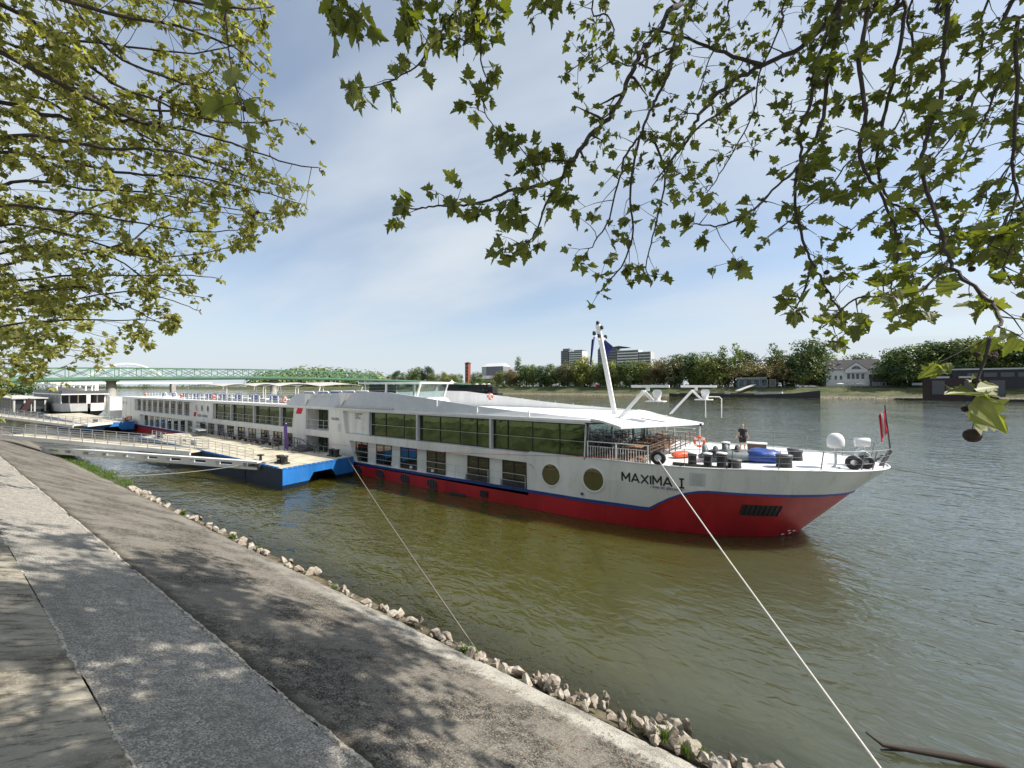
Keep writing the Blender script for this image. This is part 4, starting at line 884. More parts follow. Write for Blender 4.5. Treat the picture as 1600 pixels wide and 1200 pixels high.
# local frame: right = camera right, facing the camera side
rt = Vector((ca, sa, 0)); fd = Vector((sa, -ca, 0))
def L(x, y, z): return px0 + rt*x + fd*y + Vector((0,0,z))
J = [(L(0,0,.98),.13,.10),(L(0,0,1.15),.135,.095),(L(0,0,1.38),.16,.10),(L(0,0,1.50),.065),(L(0,.01,1.60),.075,.085),(L(0,.02,1.72),.085,.095),(L(0,.02,1.82),.05,.06),
     (L(-.19,0,1.42),.062),(L(-.33,.02,1.17),.045),(L(-.46,.06,.95),.032),(L(-.50,.08,.88),.036,.022),(L(.19,0,1.42),.062),(L(.29,.02,1.15),.045),(L(.34,.10,.92),.032),(L(.35,.12,.84),.036,.022),
     (L(-.10,0,.90),.098),(L(-.13,.01,.50),.06),(L(-.14,-.02,.28),.056),(L(-.14,-.02,.08),.04),(L(-.16,.14,.04),.035),(L(.10,0,.90),.098),(L(.13,.03,.50),.06),(L(.14,0,.28),.056),(L(.14,0,.08),.04),(L(.17,.16,.04),.035)]
E_ = [(0,1),(1,2),(2,3),(3,4),(4,5),(5,6),(2,7),(7,8),(8,9),(9,10),(2,11),(11,12),(12,13),(13,14),(0,15),(15,16),(16,17),(17,18),(18,19),(0,20),(20,21),(21,22),(22,23),(23,24)]
for side, wr, h0 in ((-1,10,L(-.50,.08,.88)),(1,14,L(.35,.12,.84))):
    for k in range(4): i = len(J); a = (k-1.5)*.02; J += [(h0 + rt*(side*.012) + fd*a + Vector((0,0,-.045)), .0095), (h0 + rt*(side*.02) + fd*(a*1.2) + Vector((0,0,-.085 - .008*(k in (1,2)))), .0085)]; E_ += [(wr,i),(i,i+1)]
    i = len(J); J += [(h0 + fd*.035 + Vector((0,0,-.015)), .011), (h0 + fd*.055 + Vector((0,0,-.05)), .009)]; E_ += [(wr,i),(i,i+1)]
skin_body('body', J, E_, M['skin'], man, 2)
skin_body('t_shirt', [(L(0,0,.84),0.183,0.140),(L(0,0,.97),0.201,0.152),(L(0,0,1.15),0.189,0.140),(L(0,0,1.38),0.220,0.146),(L(0,0,1.49),0.108),(L(-.19,0,1.42),0.102),(L(-.285,.015,1.25),0.090),(L(.19,0,1.42),0.102),(L(.265,.015,1.24),0.090)], [(0,1),(1,2),(2,3),(3,4),(3,5),(5,6),(3,7),(7,8)], M['shirt'], man, 2)
skin_body('shorts', [(L(0,0,.97),0.183,0.146),(L(-.10,0,.86),0.156),(L(-.13,.01,.50),0.126),(L(.10,0,.86),0.156),(L(.13,.02,.50),0.126)], [(0,1),(1,2),(0,3),(3,4)], M['shirt'], man, 2)
skin_body('hair', [(L(0,-.02,1.74),.088,.095),(L(0,-.01,1.82),.07,.08)], [(0,1)], M['hair'], man, 2)
b = MB(); 
for s_ in (-.033,.033): b.lathe(L(s_,.112,1.70), [(.002,-.008),(.014,0),(.002,.008)], 8)
b.build('eyes', M['black'], man); b = MB(); b.lathe(L(0,.125,1.665), [(.004,.03),(.018,-.02),(.01,-.03)], 8); b.build('nose', M['skin'], man)
b = MB(); b.bar(L(-.028,.108,1.625), L(.028,.108,1.625), .012,.01); b.build('mouth', M['redcloth'], man); b = MB()
for s_ in (-.09,.09): b.lathe(L(s_,.01,1.68), [(.01,-.03),(.02,0),(.01,.03)], 8)
b.build('ears', M['skin'], man)

# ------------------------------------------------------------------ pontoon between the bank and the ship
def pontoon(x0, x1, label):
    t = thing('pontoon', label, 'pontoon', ((x0+x1)/2, 19.4, 0)); y0, y1, zt = 16.2, 22.7, 1.74
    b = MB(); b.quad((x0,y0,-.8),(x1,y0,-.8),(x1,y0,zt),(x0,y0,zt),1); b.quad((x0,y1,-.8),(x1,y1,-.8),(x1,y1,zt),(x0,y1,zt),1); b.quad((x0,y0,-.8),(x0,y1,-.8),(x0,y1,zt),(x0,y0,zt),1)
    # end facing the bow: raked lower lip and an opening in its middle
    Y = lambda k: y0 + (y1-y0)*k
    for poly in ([(0,zt),(1,zt),(1,.35),(.72,.38),(.66,1.05),(.40,1.05),(.34,.42),(0,.42)],): 
        b.add([(x1,Y(k),z) for k, z in poly], [tuple(range(8))], 0)
    for k0, k1 in ((0,.34),(.72,1)): b.quad((x1,Y(k0),.42 if k0 == 0 else .38),(x1,Y(k1),.42 if k0 == 0 else .38),(x1-.5,Y(k1),-.6),(x1-.5,Y(k0),-.6),1)
    pr = [(.34,.42),(.40,1.05),(.66,1.05),(.72,.38)]
    for (k0,z0),(k1,z1) in zip(pr[:-1], pr[1:]): b.quad((x1,Y(k0),z0),(x1,Y(k1),z1),(x1-3,Y(k1),z1),(x1-3,Y(k0),z0),2)
    b.quad((x1-3,Y(.34),-.6),(x1-3,Y(.72),-.6),(x1-3,Y(.72),1.05),(x1-3,Y(.34),1.05),2)
    b.build('hull', [M['pontblue'], M['pontshade'], M['black']], t)
    b = MB(); b.box(x0,x1-.01,y0+.02,y1-.02,zt-.02,zt+.03); b.build('deck', M['deckcream'], t)
    b = MB()
    n = 16
    for i in range(n): y = y0 + (y1-y0)*(i+.12)/n; b.box(x1-.12,x1+.03,y,y+(y1-y0)/n*.76,zt-.05,zt+.09)
    n = int((x1-x0)/.7)
    for i in range(n): x = x0 + .7*i; b.box(x,x+.55,y0-.03,y0+.1,zt-.05,zt+.09)
    b.build('edge_trim', M['pontblue'], t)
    b = MB()
    for x in (x0+12.,x0+24.,x1-6.5): b.box(x-.04,x+.04,y0-.035,y0,-.4,zt-.1)
    b.build('weld_strip', M['pontshade'], t)
    b = MB()
    for i in range(1, int((x1-x0)/2.4)): b.box(x0+2.4*i-.02, x0+2.4*i+.02, y0+.1, y1-.1, zt+.026, zt+.034)
    for y in (18.4, 20.6): b.box(x0+.1, x1-.2, y-.02, y+.02, zt+.0265, zt+.0345)
    b.build('deck_seam', M['brown'], t)
    return t
pont = pontoon(-70.4, -32.7, 'blue mooring pontoon with cream deck between the bank and the near half of the ship')
pont2 = pontoon(-146, -101, 'blue mooring pontoon farther off, at the stern of the ship')
def bollard_pair(x, y, z, p, along='x'):
    b = MB(); b.box(x-.75,x+.75,y-.3,y+.3,z,z+.12)
    for s_ in (-.4,.4): b.lathe((x+s_,y,z+.1),[(.27,0),(.25,.05),(.25,.45),(.31,.5),(.31,.58),(.1,.6)],14)
    b.build('double_bollard', M['black'], p)
bollard_pair(-35.2,17.4,1.77,pont); bollard_pair(-34.6,21.9,1.77,pont); bollard_pair(-66,17.2,1.77,pont); bollard_pair(-103.6,18,1.77,pont2); bollard_pair(-103.2,22,1.77,pont2)
b = MB(); b.lathe((-38.2,17.0,1.77),[(.12,0),(.10,.4),(.3,.45),(.3,.52)],10); b.bar((-38.9,17.2,2.2),(-37.9,16.9,2.35),.12,.1); b.build('capstan', M['black'], pont)
b = MB()
xs_ = [-66 + 1.62*i for i in range(18)]
for x in xs_: b.box(x-.025,x+.025,16.5,16.55,1.77,2.85)
for z in (2.05,2.32,2.58,2.83): b.box(xs_[0],xs_[-1],16.51,16.54,z,z+.03)
for y in (17.5,): pass
b.build('railing', M['steel'], pont)
b = MB()
for i in range(14): x = -66 + 2.0*i; b.box(x-.025,x+.025,22.3,22.35,1.77,2.85)
for z in (2.3,2.83): b.box(-66,-40,22.31,22.34,z,z+.03)
b.build('railing', M['darksteel'], pont)
b = MB(); b.box(-52.9,-51.4,16.44,16.48,2.05,2.62); b.build('notice_board', M['lightgrey'], pont); b = MB(); b.box(-55.2,-54.2,16.44,16.48,2.3,2.55); b.build('notice_board', M['lightgrey'], pont)
text('notice_lettering', 'nicko cruises', (-52.8,16.43,2.25), .24, M['darksteel'], parent=pont, sx=.9)
# banner
t = thing('feather_banner', 'tall purple feather banner standing on the pontoon deck', 'banner', (-42.7,21.3,1.77)); b = MB(); b.tube([(-42.7,21.3,1.77),(-42.7,21.3,3.6),(-42.55,21.3,4.4),(-42.3,21.3,4.55)],.03,6); b.build('pole', M['steel'], t)
b = MB(); pl_ = []; vs = []
for k in range(11): u = k/10; z = 1.95 + 2.6*u; w_ = .74*(1 + .25*math.sin(u*3)); vs += [(-42.7+.15*max(0,u-.75)*2, 21.3+.05*math.sin(u*6), z), (-42.7+w_, 21.25+.08*math.sin(u*5+1), z - (.2*(1-u)) )]
b.add(vs, [(2*k,2*k+1,2*k+3,2*k+2) for k in range(10)], 0, True); b.build('cloth', M['purple'], t, fix=False)
b = MB(); b.box(-43.0,-42.4,21.1,21.5,1.77,1.84); b.build('foot', M['white'], t)
# steps with handrails to the ship's door, small things on the pontoon
t = thing('boarding_steps', 'dark boarding steps with black handrails at the ship entrance', 'steps', (-40.5,21.8,1.77)); b = MB()
for k in range(3): b.box(-41.4,-39.4,21.4+.3*k,22.6,1.77+.16*k,1.93+.16*k)
b.build('treads', M['darksteel'], t); b = MB()
for y in (21.0,22.6):
    b.bar((-44.5,y,2.95),(-42.0,y,2.85),.05,.05); b.bar((-42.0,y,2.85),(-39.2,y,2.1),.05,.05); b.bar((-44.5,y,2.4),(-42.0,y,2.35),.04,.04)
    for x, z in ((-44.5,2.95),(-43.2,2.9),(-42,2.85),(-40.6,2.45),(-39.2,2.1)): b.bar((x,y,1.77),(x,y,z),.05,.05)
b.build('handrail', M['black'], t)
w0 = chair(M['darksteel'], M['darksteel'], 'dark folding chair on the pontoon beside the ship', grp='chairs on the pontoon', name='folding_chair'); w0.location = (-43.4,22.0,1.77)
for x, y, r_ in ((-38.6,22.2,.5),(-37.9,22.1,-.6),(-48.5,21.6,3),(-50.2,21.6,3),(-56.4,21.5,2.8),(-58.2,21.5,3.3)): dup(w0, (x,y,1.77), r_)
for i, x in enumerate((-46.5,-49.5,-52.5,-55.6)):
    t = thing('bench', 'low brown wooden bench in the row along the ship side', 'bench', (x,22.0,1.77), 'benches on the pontoon'); b = MB(); b.box(x-.9,x+.9,21.8,22.2,2.17,2.23); b.build('seat', M['wood'], t)
    for s_ in (-.75,.75): b = MB(); b.box(x+s_-.04,x+s_+.04,21.85,22.15,1.77,2.17); b.build('leg', M['darksteel'], t)
t = thing('gangplank', 'short light metal gangplank leaning from the pontoon to the ship side', 'gangplank', (-67,22,2)); b = MB(); b.bar((-72.5,22.9,2.3),(-63.0,20.9,2.6),.9,.12); b.build('deck', M['steel'], t); b = MB()
for dy_ in (-.4,.4): b.bar((-72.5,22.9+dy_,3.2),(-63,20.9+dy_,3.4),.04,.04)
b.build('handrail', M['steel'], t)
# gangways
def gangway(A, B, w_, label, side=.42, posts=1.9):
    A, B = Vector(A), Vector(B); t = thing('gangway', label, 'gangway', B); d = (B-A); n_ = Vector((-d.y, d.x, 0)).normalized()*w_/2; Ln = d.length
    b = MB(); b.bar(A, B, w_, .07); b.build('deck', M['deckcream'], t)
    for sg in (-1, 1):
        b = MB(); b.bar(A + n_*sg + Vector((0,0,-.05)), B + n_*sg + Vector((0,0,-.05)), .12, side); b.build('girder', M['white'], t)
        b = MB(); k = int(Ln/posts)
        for i in range(k+1): p = A + d*(i/k) + n_*sg; b.bar(p, p + Vector((0,0,1.15)), .06, .06)
        for z in (.35,.62,.89,1.15): b.bar(A + n_*sg + Vector((0,0,z)), B + n_*sg + Vector((0,0,z)), .045, .045)
        b.build('railing', M['steel'], t)
    return t
gangway((-76,6.4,2.65), (-49.0,16.0,1.75), 1.9, 'pale gangway with steel railings from the bank to the near pontoon')
gangway((-130,4.5,3.9), (-97.4,15.2,1.85), 1.9, 'farther pale gangway leading towards the second pontoon')
gangway((-97.4,15.2,1.85), (-101.5,19.0,1.8), 1.9, 'short landing between the farther gangway and the second pontoon')
t = thing('mooring_boom', 'slotted white boom reaching from the grassy bank to the pontoon corner', 'boom', (-36.9,16.3,1.6)); A, B = Vector((-70.5,8.0,1.15)), Vector((-36.7,16.25,1.62)); d = B - A; b = MB()
for z in (.26,-.26): b.bar(A + Vector((0,0,z)), B + Vector((0,0,z)), .45, .19)
b.build('beam', M['white'], t)
for i in range(10): b = MB(); p = A + d*((i+.12)/10); q = A + d*((i+.50)/10); b.bar(p, q, .44, .40); b.build('web', M['white'], t)
b = MB(); b.box(-37.1,-36.3,16.05,16.6,1.3,1.85); b.build('hinge', M['darksteel'], t)
t = thing('pontoon_cabin', 'tall bluish white box cabin on the farther pontoon behind the stern', 'cabin', (-118,22.4,1.77)); b = MB(); b.box(-117.3,-116,22.25,24.1,1.77,6.3); b.build('wall', M['wallwhite'], t); b = MB(); b.box(-117.4,-115.9,22.15,24.2,6.3,6.42); b.build('roof', M['lightgrey'], t)
b = MB()
for y in (18.5,19.5,20.5,21.5,22.4): b.box(-102,-101.95,y-.03,y+.03,1.77,2.9)
for z in (2.3,2.87): b.box(-101.99,-101.96,18.5,22.4,z,z+.04)
b.build('railing', M['steel'], pont2)
lb = thing('lifebuoy_box', 'orange lifebuoy box on the railing of the farther pontoon', 'box', (-102.2,22.3,2.2)); b = MB(); b.box(-102.4,-102.05,21.9,22.6,2.0,2.75); b.build('case', M['orange'], lb); b = MB(); b.box(-102.04,-102.0,22.05,22.45,2.2,2.55); b.build('panel', M['white'], lb)
# mooring ropes
def rope(A, B, r_, sag, mt, label, n=26):
    A, B = Vector(A), Vector(B); b = MB(); b.tube([A.lerp(B, i/n) - Vector((0,0,sag*4*(i/n)*(1-i/n))) for i in range(n+1)], r_, 7); return tag(b.build('mooring_rope', mt), label, 'rope')
rope((-4.95,23.15,4.35), tuple(onD(1440,1290,5.6)), .026, .10, M['rope'], 'thick white rope running from the bow fairlead down to the near bank')
rope((-33.1,22.3,1.75), (-6.83,9.12,.36), .028, .14, M['darkrope'], 'thin grey rope from the pontoon corner down to the stony bank')
rope((-35.2,17.2,2.2), (-50.5,9.6,.2), .03, .35, M['rope'], 'slack pale rope from the pontoon bollard towards the bank')
rope((5.75,28.7,4.1), (46,28,.6), .02, .5, M['darkrope'], 'thin dark rope leaving the bow tip out over the river')
rope((-38,22.9,2.6), (-7.5,23.1,4.2), .012, .25, M['redcloth'], 'thin red line stretched along the ship side above the balconies')
# ------------------------------------------------------------------ other ships downstream
t = thing('excursion_ship', 'white excursion ship with open upper deck, bow towards us, beyond the second pontoon', 'ship', (-170,25,0)); xb = -150.0
b = MB(); prof_ = []
for x, hw in ((-205,4.6),(-165,4.6),(-156,4.3),(-152,3.2),(-150,.3)): prof_.append((x, hw))
n = len(prof_); YS = 24.9
for sg in (-1,1):
    z0 = lambda x: 1.7 + .3*sstep(x,-160,-150)
    vs = [(x+ -1.2*(k==0)*sstep(x,-170,-150), YS+sg*(hw*(.55,.92,1.0)[k]), (-.3,z0(x),4.0)[k]) for k in range(3) for x, hw in prof_]
    b.add(vs, [(k*n+i, k*n+i+1, (k+1)*n+i+1, (k+1)*n+i) for k in range(2) for i in range(n-1)], 0)
    b.m[-(n-1)*2:-(n-1)] = [1]*(n-1)
b.build('hull', [M['white'], M['black']], t)
b = MB(); vs = [(x,YS-hw,3.98) for x, hw in prof_] + [(x,YS+hw,3.98) for x, hw in prof_]; b.add(vs, [(i,i+1,n+i+1,n+i) for i in range(n-1)]); b.build('deck', M['wood'], t)
b = MB()
for sg in (-1,1): b.add([(-152.6,YS+sg*2.2,3.0),(-151.6,YS+sg*1.75,2.85),(-152.2,YS+sg*2.2,2.5),(-153.4,YS+sg*2.7,2.75)], [(0,1,2,3)])
b.build('hawse_slot', M['black'], t)
b = MB(); b.box(-200,-153.5,YS-4.4,YS+4.4,6.3,6.55); b.build('roof', M['white'], t)
b = MB(); b.box(-200,-156.5,YS-4.1,YS+4.1,4.0,6.3); b.build('saloon_window', M['farglass'], t)
b = MB()
for i in range(24): x = -199 + i*1.9; b.box(x-.12,x+.12,YS-4.2,YS-4.1,4.0,6.3)
for y in (-4.1,-2.6,-1,1,2.6,4.1): b.box(-156.5,-156.3,YS+y-.12,YS+y+.12,4.0,6.3)
b.box(-151.2,-150.7,YS-.35,YS+.35,3.9,6.3); b.build('window_post', M['white'], t)
b = MB(); b.box(-198,-154,YS-4.3,YS-4.25,6.55,7.4); b.box(-154.1,-154,YS-4.3,YS+4.3,6.55,7.4); b.build('upper_railing', M['darksteel'], t)
b = MB(); b.box(-196,-163,YS-4,YS+4,9.0,9.35); b.box(-190,-176,YS-3,YS+3,6.6,8.2); b.build('upper_canopy', M['white'], t)
b = MB()
for x in (-195,-186,-178,-170,-166,-163.5):
    for y in (-3.9,3.9): b.box(x-.15,x+.15,YS+y-.15,YS+y+.15,6.55,9.0)
b.build('canopy_post', M['white'], t)
t = thing('dining_boat', 'low glazed boat with pale curved stern windows, left of the white excursion ship', 'boat', (-190,16,0)); b = MB(); b.box(-215,-163,13.5,19.5,0,1.8); b.build('hull', M['boatdark'], t); b = MB(); b.box(-212,-164.5,13.8,19.2,1.8,5.2); b.build('glazing', M['farglass'], t)
b = MB(); b.box(-213,-164,13.4,19.6,5.2,5.5); 
for i in range(14): x = -212 + i*3.6; b.box(x-.2,x+.2,13.7,13.85,1.8,5.2)
for y in (13.9,15.6,17.3,19.1): b.box(-164.55,-164.4,y-.15,y+.15,1.8,5.2)
b.build('frame', M['wallpale'], t)
for i, (x, y) in enumerate(((-166,16.2),)): t = thing('red_sign', 'slanted dark red panel standing by the stern of the glazed boat', 'sign', (x,y,2)); b = MB(); b.bar((-163.2,15.2,1.9),(-163.2,16.6,5.2),.3,1.1); b.build('panel', M['maroon'], t); b = MB(); b.bar((-163.4,16.6,1.8),(-163.4,16.6,5.2),.15,.15); b.build('post', M['wallpale'], t)
for i, (x, y, L_, lab) in enumerate(((-255,14,22,'small white moored boat at the far left, under the bridge'),(-300,18,20,'white boat with a blue cover in the far left distance'),)):
    t = thing('moored_boat', lab, 'boat', (x,y,0)); b = MB(); b.box(x-L_/2,x+L_/2,y-2.5,y+2.5,0,2.6); b.build('hull', M['white'], t); b = MB(); b.box(x-L_/2+2,x+L_/2-3,y-2.2,y+2.2,2.6,4.6); b.build('cabin', M['farglass'] if i == 0 else M['bluecloth'], t); b = MB(); b.box(x-L_/2+1,x+L_/2-1,y-2.6,y+2.6,4.6,5.0); b.build('roof', M['white'], t)

# ------------------------------------------------------------------ green truss bridge across the river
XBR = -300.0
t = thing('truss_bridge', 'green lattice truss bridge spanning the river on pale stone piers', 'bridge', (XBR,130,0))
def zbot(y):
    pts = [(-40,8.2),(21,10.0),(58,11.7),(130,13.5),(180,13.6),(233,13.3),(310,12.2),(365,9.5)]
    for (a,za),(c,zc) in zip(pts[:-1], pts[1:]):
        if a <= y <= c: return za + (zc-za)*(y-a)/(c-a)
    return 9
ys = [-40 + 9.1*i for i in range(31)]; yend = ys[-1]
for sx, nm in ((-4.5,'truss'),(4.5,'truss')):
    x = XBR + sx; b = MB()
    for y0, y1 in zip(ys[:-1], ys[1:]):
        za, zb_ = zbot(y0), zbot(y1); b.bar((x,y0,za+7),(x,y1,zb_+7),.55,.55); b.bar((x,y0,za+1.8),(x,y1,zb_+1.8),.5,.6)
        b.bar((x,y0,za+1.8),(x,y1,zb_+7),.34,.34); b.bar((x+.3,y1,zb_+1.8),(x+.3,y0,za+7),.34,.34); ym=(y0+y1)/2; b.bar((x,y0,za+1.5),(x,y0,za+7),.3,.3)
    b.build(nm, M['bgreen'], t)
b = MB()
for y0, y1 in zip([-400]+ys+[270,310,365], ys+[270,310,365,420]):
    za, zb_ = (zbot(max(-40,y0)), zbot(max(-40,y1))); b.bar((XBR,y0,za+.9),(XBR,y1,zb_+.9),11,1.8)
b.build('deck', M['bgreen2'], t)
b = MB()
for y0, y1 in zip(ys[:-1]+[yend,270,310], ys[1:]+[270,310,365]): b.bar((XBR+5.6,y0,zbot(y0)+1.5),(XBR+5.6,y1,zbot(y1)+1.5),.2,1.3)
b.build('parapet', M['bgreen'], t)
b = MB()
for y0, y1 in zip(ys[:-1:3], ys[1::3]): b.bar((XBR-4.5,y0,zbot(y0)+7),(XBR+4.5,y0,zbot(y0)+7),.4,.4)
b.build('cross_bracing', M['bgreen'], t)
for y in (58,142,232,310):
    b = MB(); b.lathe((XBR,y,-.5),[(2.6,0),(2.6,2),(2.1,2.4),(2.0,zbot(y)-.3),(2.4,zbot(y)-.1),(2.4,zbot(y)+.45)],16); b.bar((XBR,y,zbot(y)-.3),(XBR,y,zbot(y)+.4),6,3.2); b.build('pier', M['concrete'], t)
# white arch bridge farther downstream
t = thing('arch_bridge', 'pale arch bridge in the distance beyond the green truss bridge', 'bridge', (-900,150,0)); b = MB(); p0, p1 = onX(128,594,-900), onX(262,594,-900)
n = 24
for k in range(n):
    u0, u1 = k/n, (k+1)/n; A = p0.lerp(p1,u0); B = p0.lerp(p1,u1); h = lambda u: 28*(1-(2*u-1)**2); A.z += h(u0); B.z += h(u1); b.bar(A,B,4,2.4)
b.build('arch', M['wallwhite'], t); b = MB(); q0, q1 = onX(-80,599,-900), onX(330,598.5,-900); b.bar(q0,q1,10,2.6); b.build('deck', M['wallwhite'], t); b = MB()
for k in range(1,12): u = k/12; A = p0.lerp(p1,u); b.bar(A, A + Vector((0,0,28*(1-(2*u-1)**2))), .5,.5)
b.build('hanger', M['wallwhite'], t); b = MB()
for x in (100, 270): p = onX(x,599,-900); b.box(p.x-5,p.x+5,p.y-3,p.y+3,-1,p.z-1)
b.build('pier', M['concrete'], t)

# ------------------------------------------------------------------ trees of the far bank
def far_tree(kind, shape, label, grp, seed):
    rn = random.Random(seed); t = thing('tree', label, 'tree', (0,0,0), grp); b = MB()
    # unit tree: height 1, crown radius about .42
    b.tube([(0,0,-.02),(0.01,0,.2),(0,.01,.45),(.01,0,.7)], [.022,.018,.012,.005], 7)
    for k in range(6): a = k*1.05 + rn.uniform(0,.5); z = .25 + .08*k; b.tube([(0,0,z),(.14*math.cos(a),.14*math.sin(a),z+.12),(.24*math.cos(a),.24*math.sin(a),z+.24)], [.009,.006,.003], 5)
    b.build('trunk', M['trunkfar'], t)
    b = MB(); lob = []
    if shape == 'round':
        for _ in range(24): a = rn.uniform(0,6.28); z = rn.uniform(.14,.84); r_ = .34*math.sqrt(max(.05,1-((z-.46)/.46)**2))*rn.uniform(.45,1.1); lob.append((r_*math.cos(a), r_*math.sin(a), z, rn.uniform(.11,.18)))
        lob.append((0,0,.86,.13)); lob.append((0,0,.5,.22))
    elif shape == 'tall':
        for _ in range(22): a = rn.uniform(0,6.28); z = rn.uniform(.12,.93); r_ = .17*(1.15-z)*rn.uniform(.4,1.3)+.03; lob.append((r_*math.cos(a), r_*math.sin(a), z, rn.uniform(.07,.12)))
    else:
        for _ in range(20): a = rn.uniform(0,6.28); z = rn.uniform(.18,.62); r_ = rn.uniform(.15,.5); lob.append((r_*math.cos(a), r_*math.sin(a), z + .2*(1-r_*2), rn.uniform(.10,.18)))
    for cx_, cy_, cz_, rr in lob:
        for _ in range(int(120*(rr/.14)**2)):
            d = Vector((rn.gauss(0,1), rn.gauss(0,1), rn.gauss(0,1))).normalized(); q = rn.uniform(.62,1.12); p = Vector((cx_,cy_,cz_)) + Vector((d.x,d.y,d.z*.85))*rr*q
            s_ = rn.uniform(.009,.021); nrm = (d + Vector((rn.gauss(0,.5), rn.gauss(0,.5), rn.gauss(0,.5)+.3))).normalized(); u = nrm.orthogonal().normalized()*s_; v = nrm.cross(u).normalized()*s_*rn.uniform(.6,1.1)
            b.add([p-u*1.2, p-u*.3-v, p+u*.9-v*.6, p+u*1.1+v*.4, p+v, p-u*.8+v*.6], [(0,1,2,3,4,5)])
    b.build('crown', M[kind], t, fix=False); return t
TL = {('far1','round'):'full dark green broadleaf tree in the row along the far bank', ('far2','round'):'light yellow green round tree among darker ones on the far bank', ('far3','round'):'brownish barely leafed tree in the row on the far bank', ('far4','round'):'very dark green round tree on the far bank', ('far1','tall'):'tall narrow green poplar rising over the far bank trees', ('far2','spread'):'broad pale green spreading tree on the far bank', ('far3','spread'):'wide brownish tree with bare twigs on the far bank'}
protos = {}
for i, k in enumerate(TL): protos[k] = [far_tree(k[0], k[1], TL[k], {'round':'round trees of the far bank','tall':'tall poplars of the far bank','spread':'spreading trees of the far bank'}[k[1]], 100+i), False]
def plant(px_, top, kind, Y=396, wid=1.0, gz=8.1):
    p = onY(px_, top, Y); h = p.z - gz; P = protos[kind]; sc = (h*wid*random.uniform(.92,1.1), h*wid*random.uniform(.92,1.1), h)
    if not P[1]: o = P[0]; P[1] = True; o.location = (p.x,p.y,gz); o.scale = sc; o.rotation_euler = (0,0,random.uniform(0,6.28))
    else: dup(P[0], (p.x,p.y,gz), random.uniform(0,6.28), sc)
A1, A2, A3, A4, TP, S2, S3 = ('far1','round'),('far2','round'),('far3','round'),('far4','round'),('far1','tall'),('far2','spread'),('far3','spread')
front = [(598,590,A1),(612,584,A1),(622,578,A4),(640,576,A2),(652,572,A1),(668,571,A4),(676,581,A2),(692,579,A2),(706,582,A2),(716,583,A1),(745,580,A1),(776,580,A3),(787,578,A1),(797,577,A3),(812,557,TP),(806,572,A3),(822,573,A1),(833,568,A1),(846,570,A4),(856,584,A2),(862,567,A1),(874,571,A4),(887,562,A3),(899,563,A2),(913,553,A2),(922,566,A1),(938,563,A1),(948,567,A4),(958,561,A2),(969,577,A3),(978,563,A1),(990,561,A1),(1003,560,A2),(1012,575,A3),(1022,559,A3),(1036,556,A3),(1048,553,A3),(1062,551,A1),(1078,549,A1),(1090,566,A2),(1100,548,A1),(1114,553,A2),(1124,562,A2),(1133,540,TP),(1153,536,TP),(1148,551,S3),(1165,549,S3),(1183,546,S3),(1199,547,S3),(1213,548,S3),(1228,552,S3),(1240,549,A1),(1212,536,TP),(1252,546,A2),(1262,527,A4),(1275,531,TP),(1288,549,A1),(1308,554,S2),(1322,556,S2),(1340,551,A4),(1362,553,S2),(1390,548,A1),(1404,541,A4),(1420,538,A1),(1436,534,A1),(1452,531,A4),(1466,532,A1),(1482,530,A4),(1498,527,A1),(1512,525,A2),(1528,523,A1),(1545,525,A2),(1560,528,A1),(1578,531,A4),(1596,534,A1),(1612,533,A1),(1630,530,A4)]
for x, y, k in front:
    if 1286 < x < 1380: plant(x, y, k, 446)
    else: plant(x, y, k, random.uniform(392, 404), 1.0 if k != TP else .9)
for x, y, k in front[::2]:
    if x > 780: plant(x + random.uniform(4,11), y + random.uniform(6,18), random.choice((A1,A4,A1,A3)), random.uniform(412, 440), 1.1)
for x in range(792, 1290, 17): plant(x + random.uniform(-6,6), random.uniform(584,594), random.choice((A4,A1,A3,A4)), random.uniform(406,412), 1.25)
for x in range(1405, 1640, 15): plant(x + random.uniform(-6,6), random.uniform(566,585), random.choice((A4,A1,A4)), random.uniform(390,400), 1.25)
for x in range(1300, 1400, 22): plant(x, random.uniform(563,570), A1, random.uniform(470,490), 1.2)
for x in range(596, 790, 13): plant(x + random.uniform(-4,4), random.uniform(590,596), random.choice((A1,A4,A2)), random.uniform(418,440), 1.4)
# hedges, distant woods reading as one mass
def wood(name, x0, x1, top, X=None, Y=None, mt='far1', label='', th=60, step=5, base=602):
    rn = random.Random(int(x0)); b = MB()
    for i in range(int((x1-x0)/step)):
        px_ = x0 + i*step + rn.uniform(-2,2); y = top(px_) + rn.uniform(-1.2,1.6); p = onX(px_, y, X + rn.uniform(-th,0)) if X is not None else onY(px_, y, Y + rn.uniform(0,th)); h = max(3, p.z - 3); rr = h*.55
        for _ in range(110):
            d = Vector((rn.gauss(0,1), rn.gauss(0,1), rn.gauss(0,.8))).normalized()*rn.uniform(.75,1.05); q = Vector((p.x,p.y,p.z-rr)) + Vector((d.x*rr*1.1, d.y*rr*1.1, d.z*rr)); s_ = rr*rn.uniform(.06,.16); nn = (d + Vector((0,0,.4))).normalized(); u = nn.orthogonal().normalized()*s_; v = nn.cross(u).normalized()*s_; b.add([q-u,q-v,q+u,q+v],[(0,1,2,3)])
    return tag(b.build(name, M[mt], fix=False), label, 'wood', kind='stuff')
wood('distant_wood', 394, 600, lambda x: 574 + 3.5*math.sin(x*.035) + (8 if x < 405 else 0) + (9 if x > 592 else 0), X=-950, mt='far1', label='dark green distant wood on the bank behind the green bridge')
wood('distant_wood', 120, 420, lambda x: 600 + 1.2*math.sin(x*.1), X=-1500, mt='far1', label='low dark strip of trees on the horizon beneath the bridge deck')
wood('undergrowth', 590, 800, lambda x: 597 + 2*math.sin(x*.2), Y=415, mt='far1', label='low dark bushes beneath the trees around the brick tower', th=12, step=4)
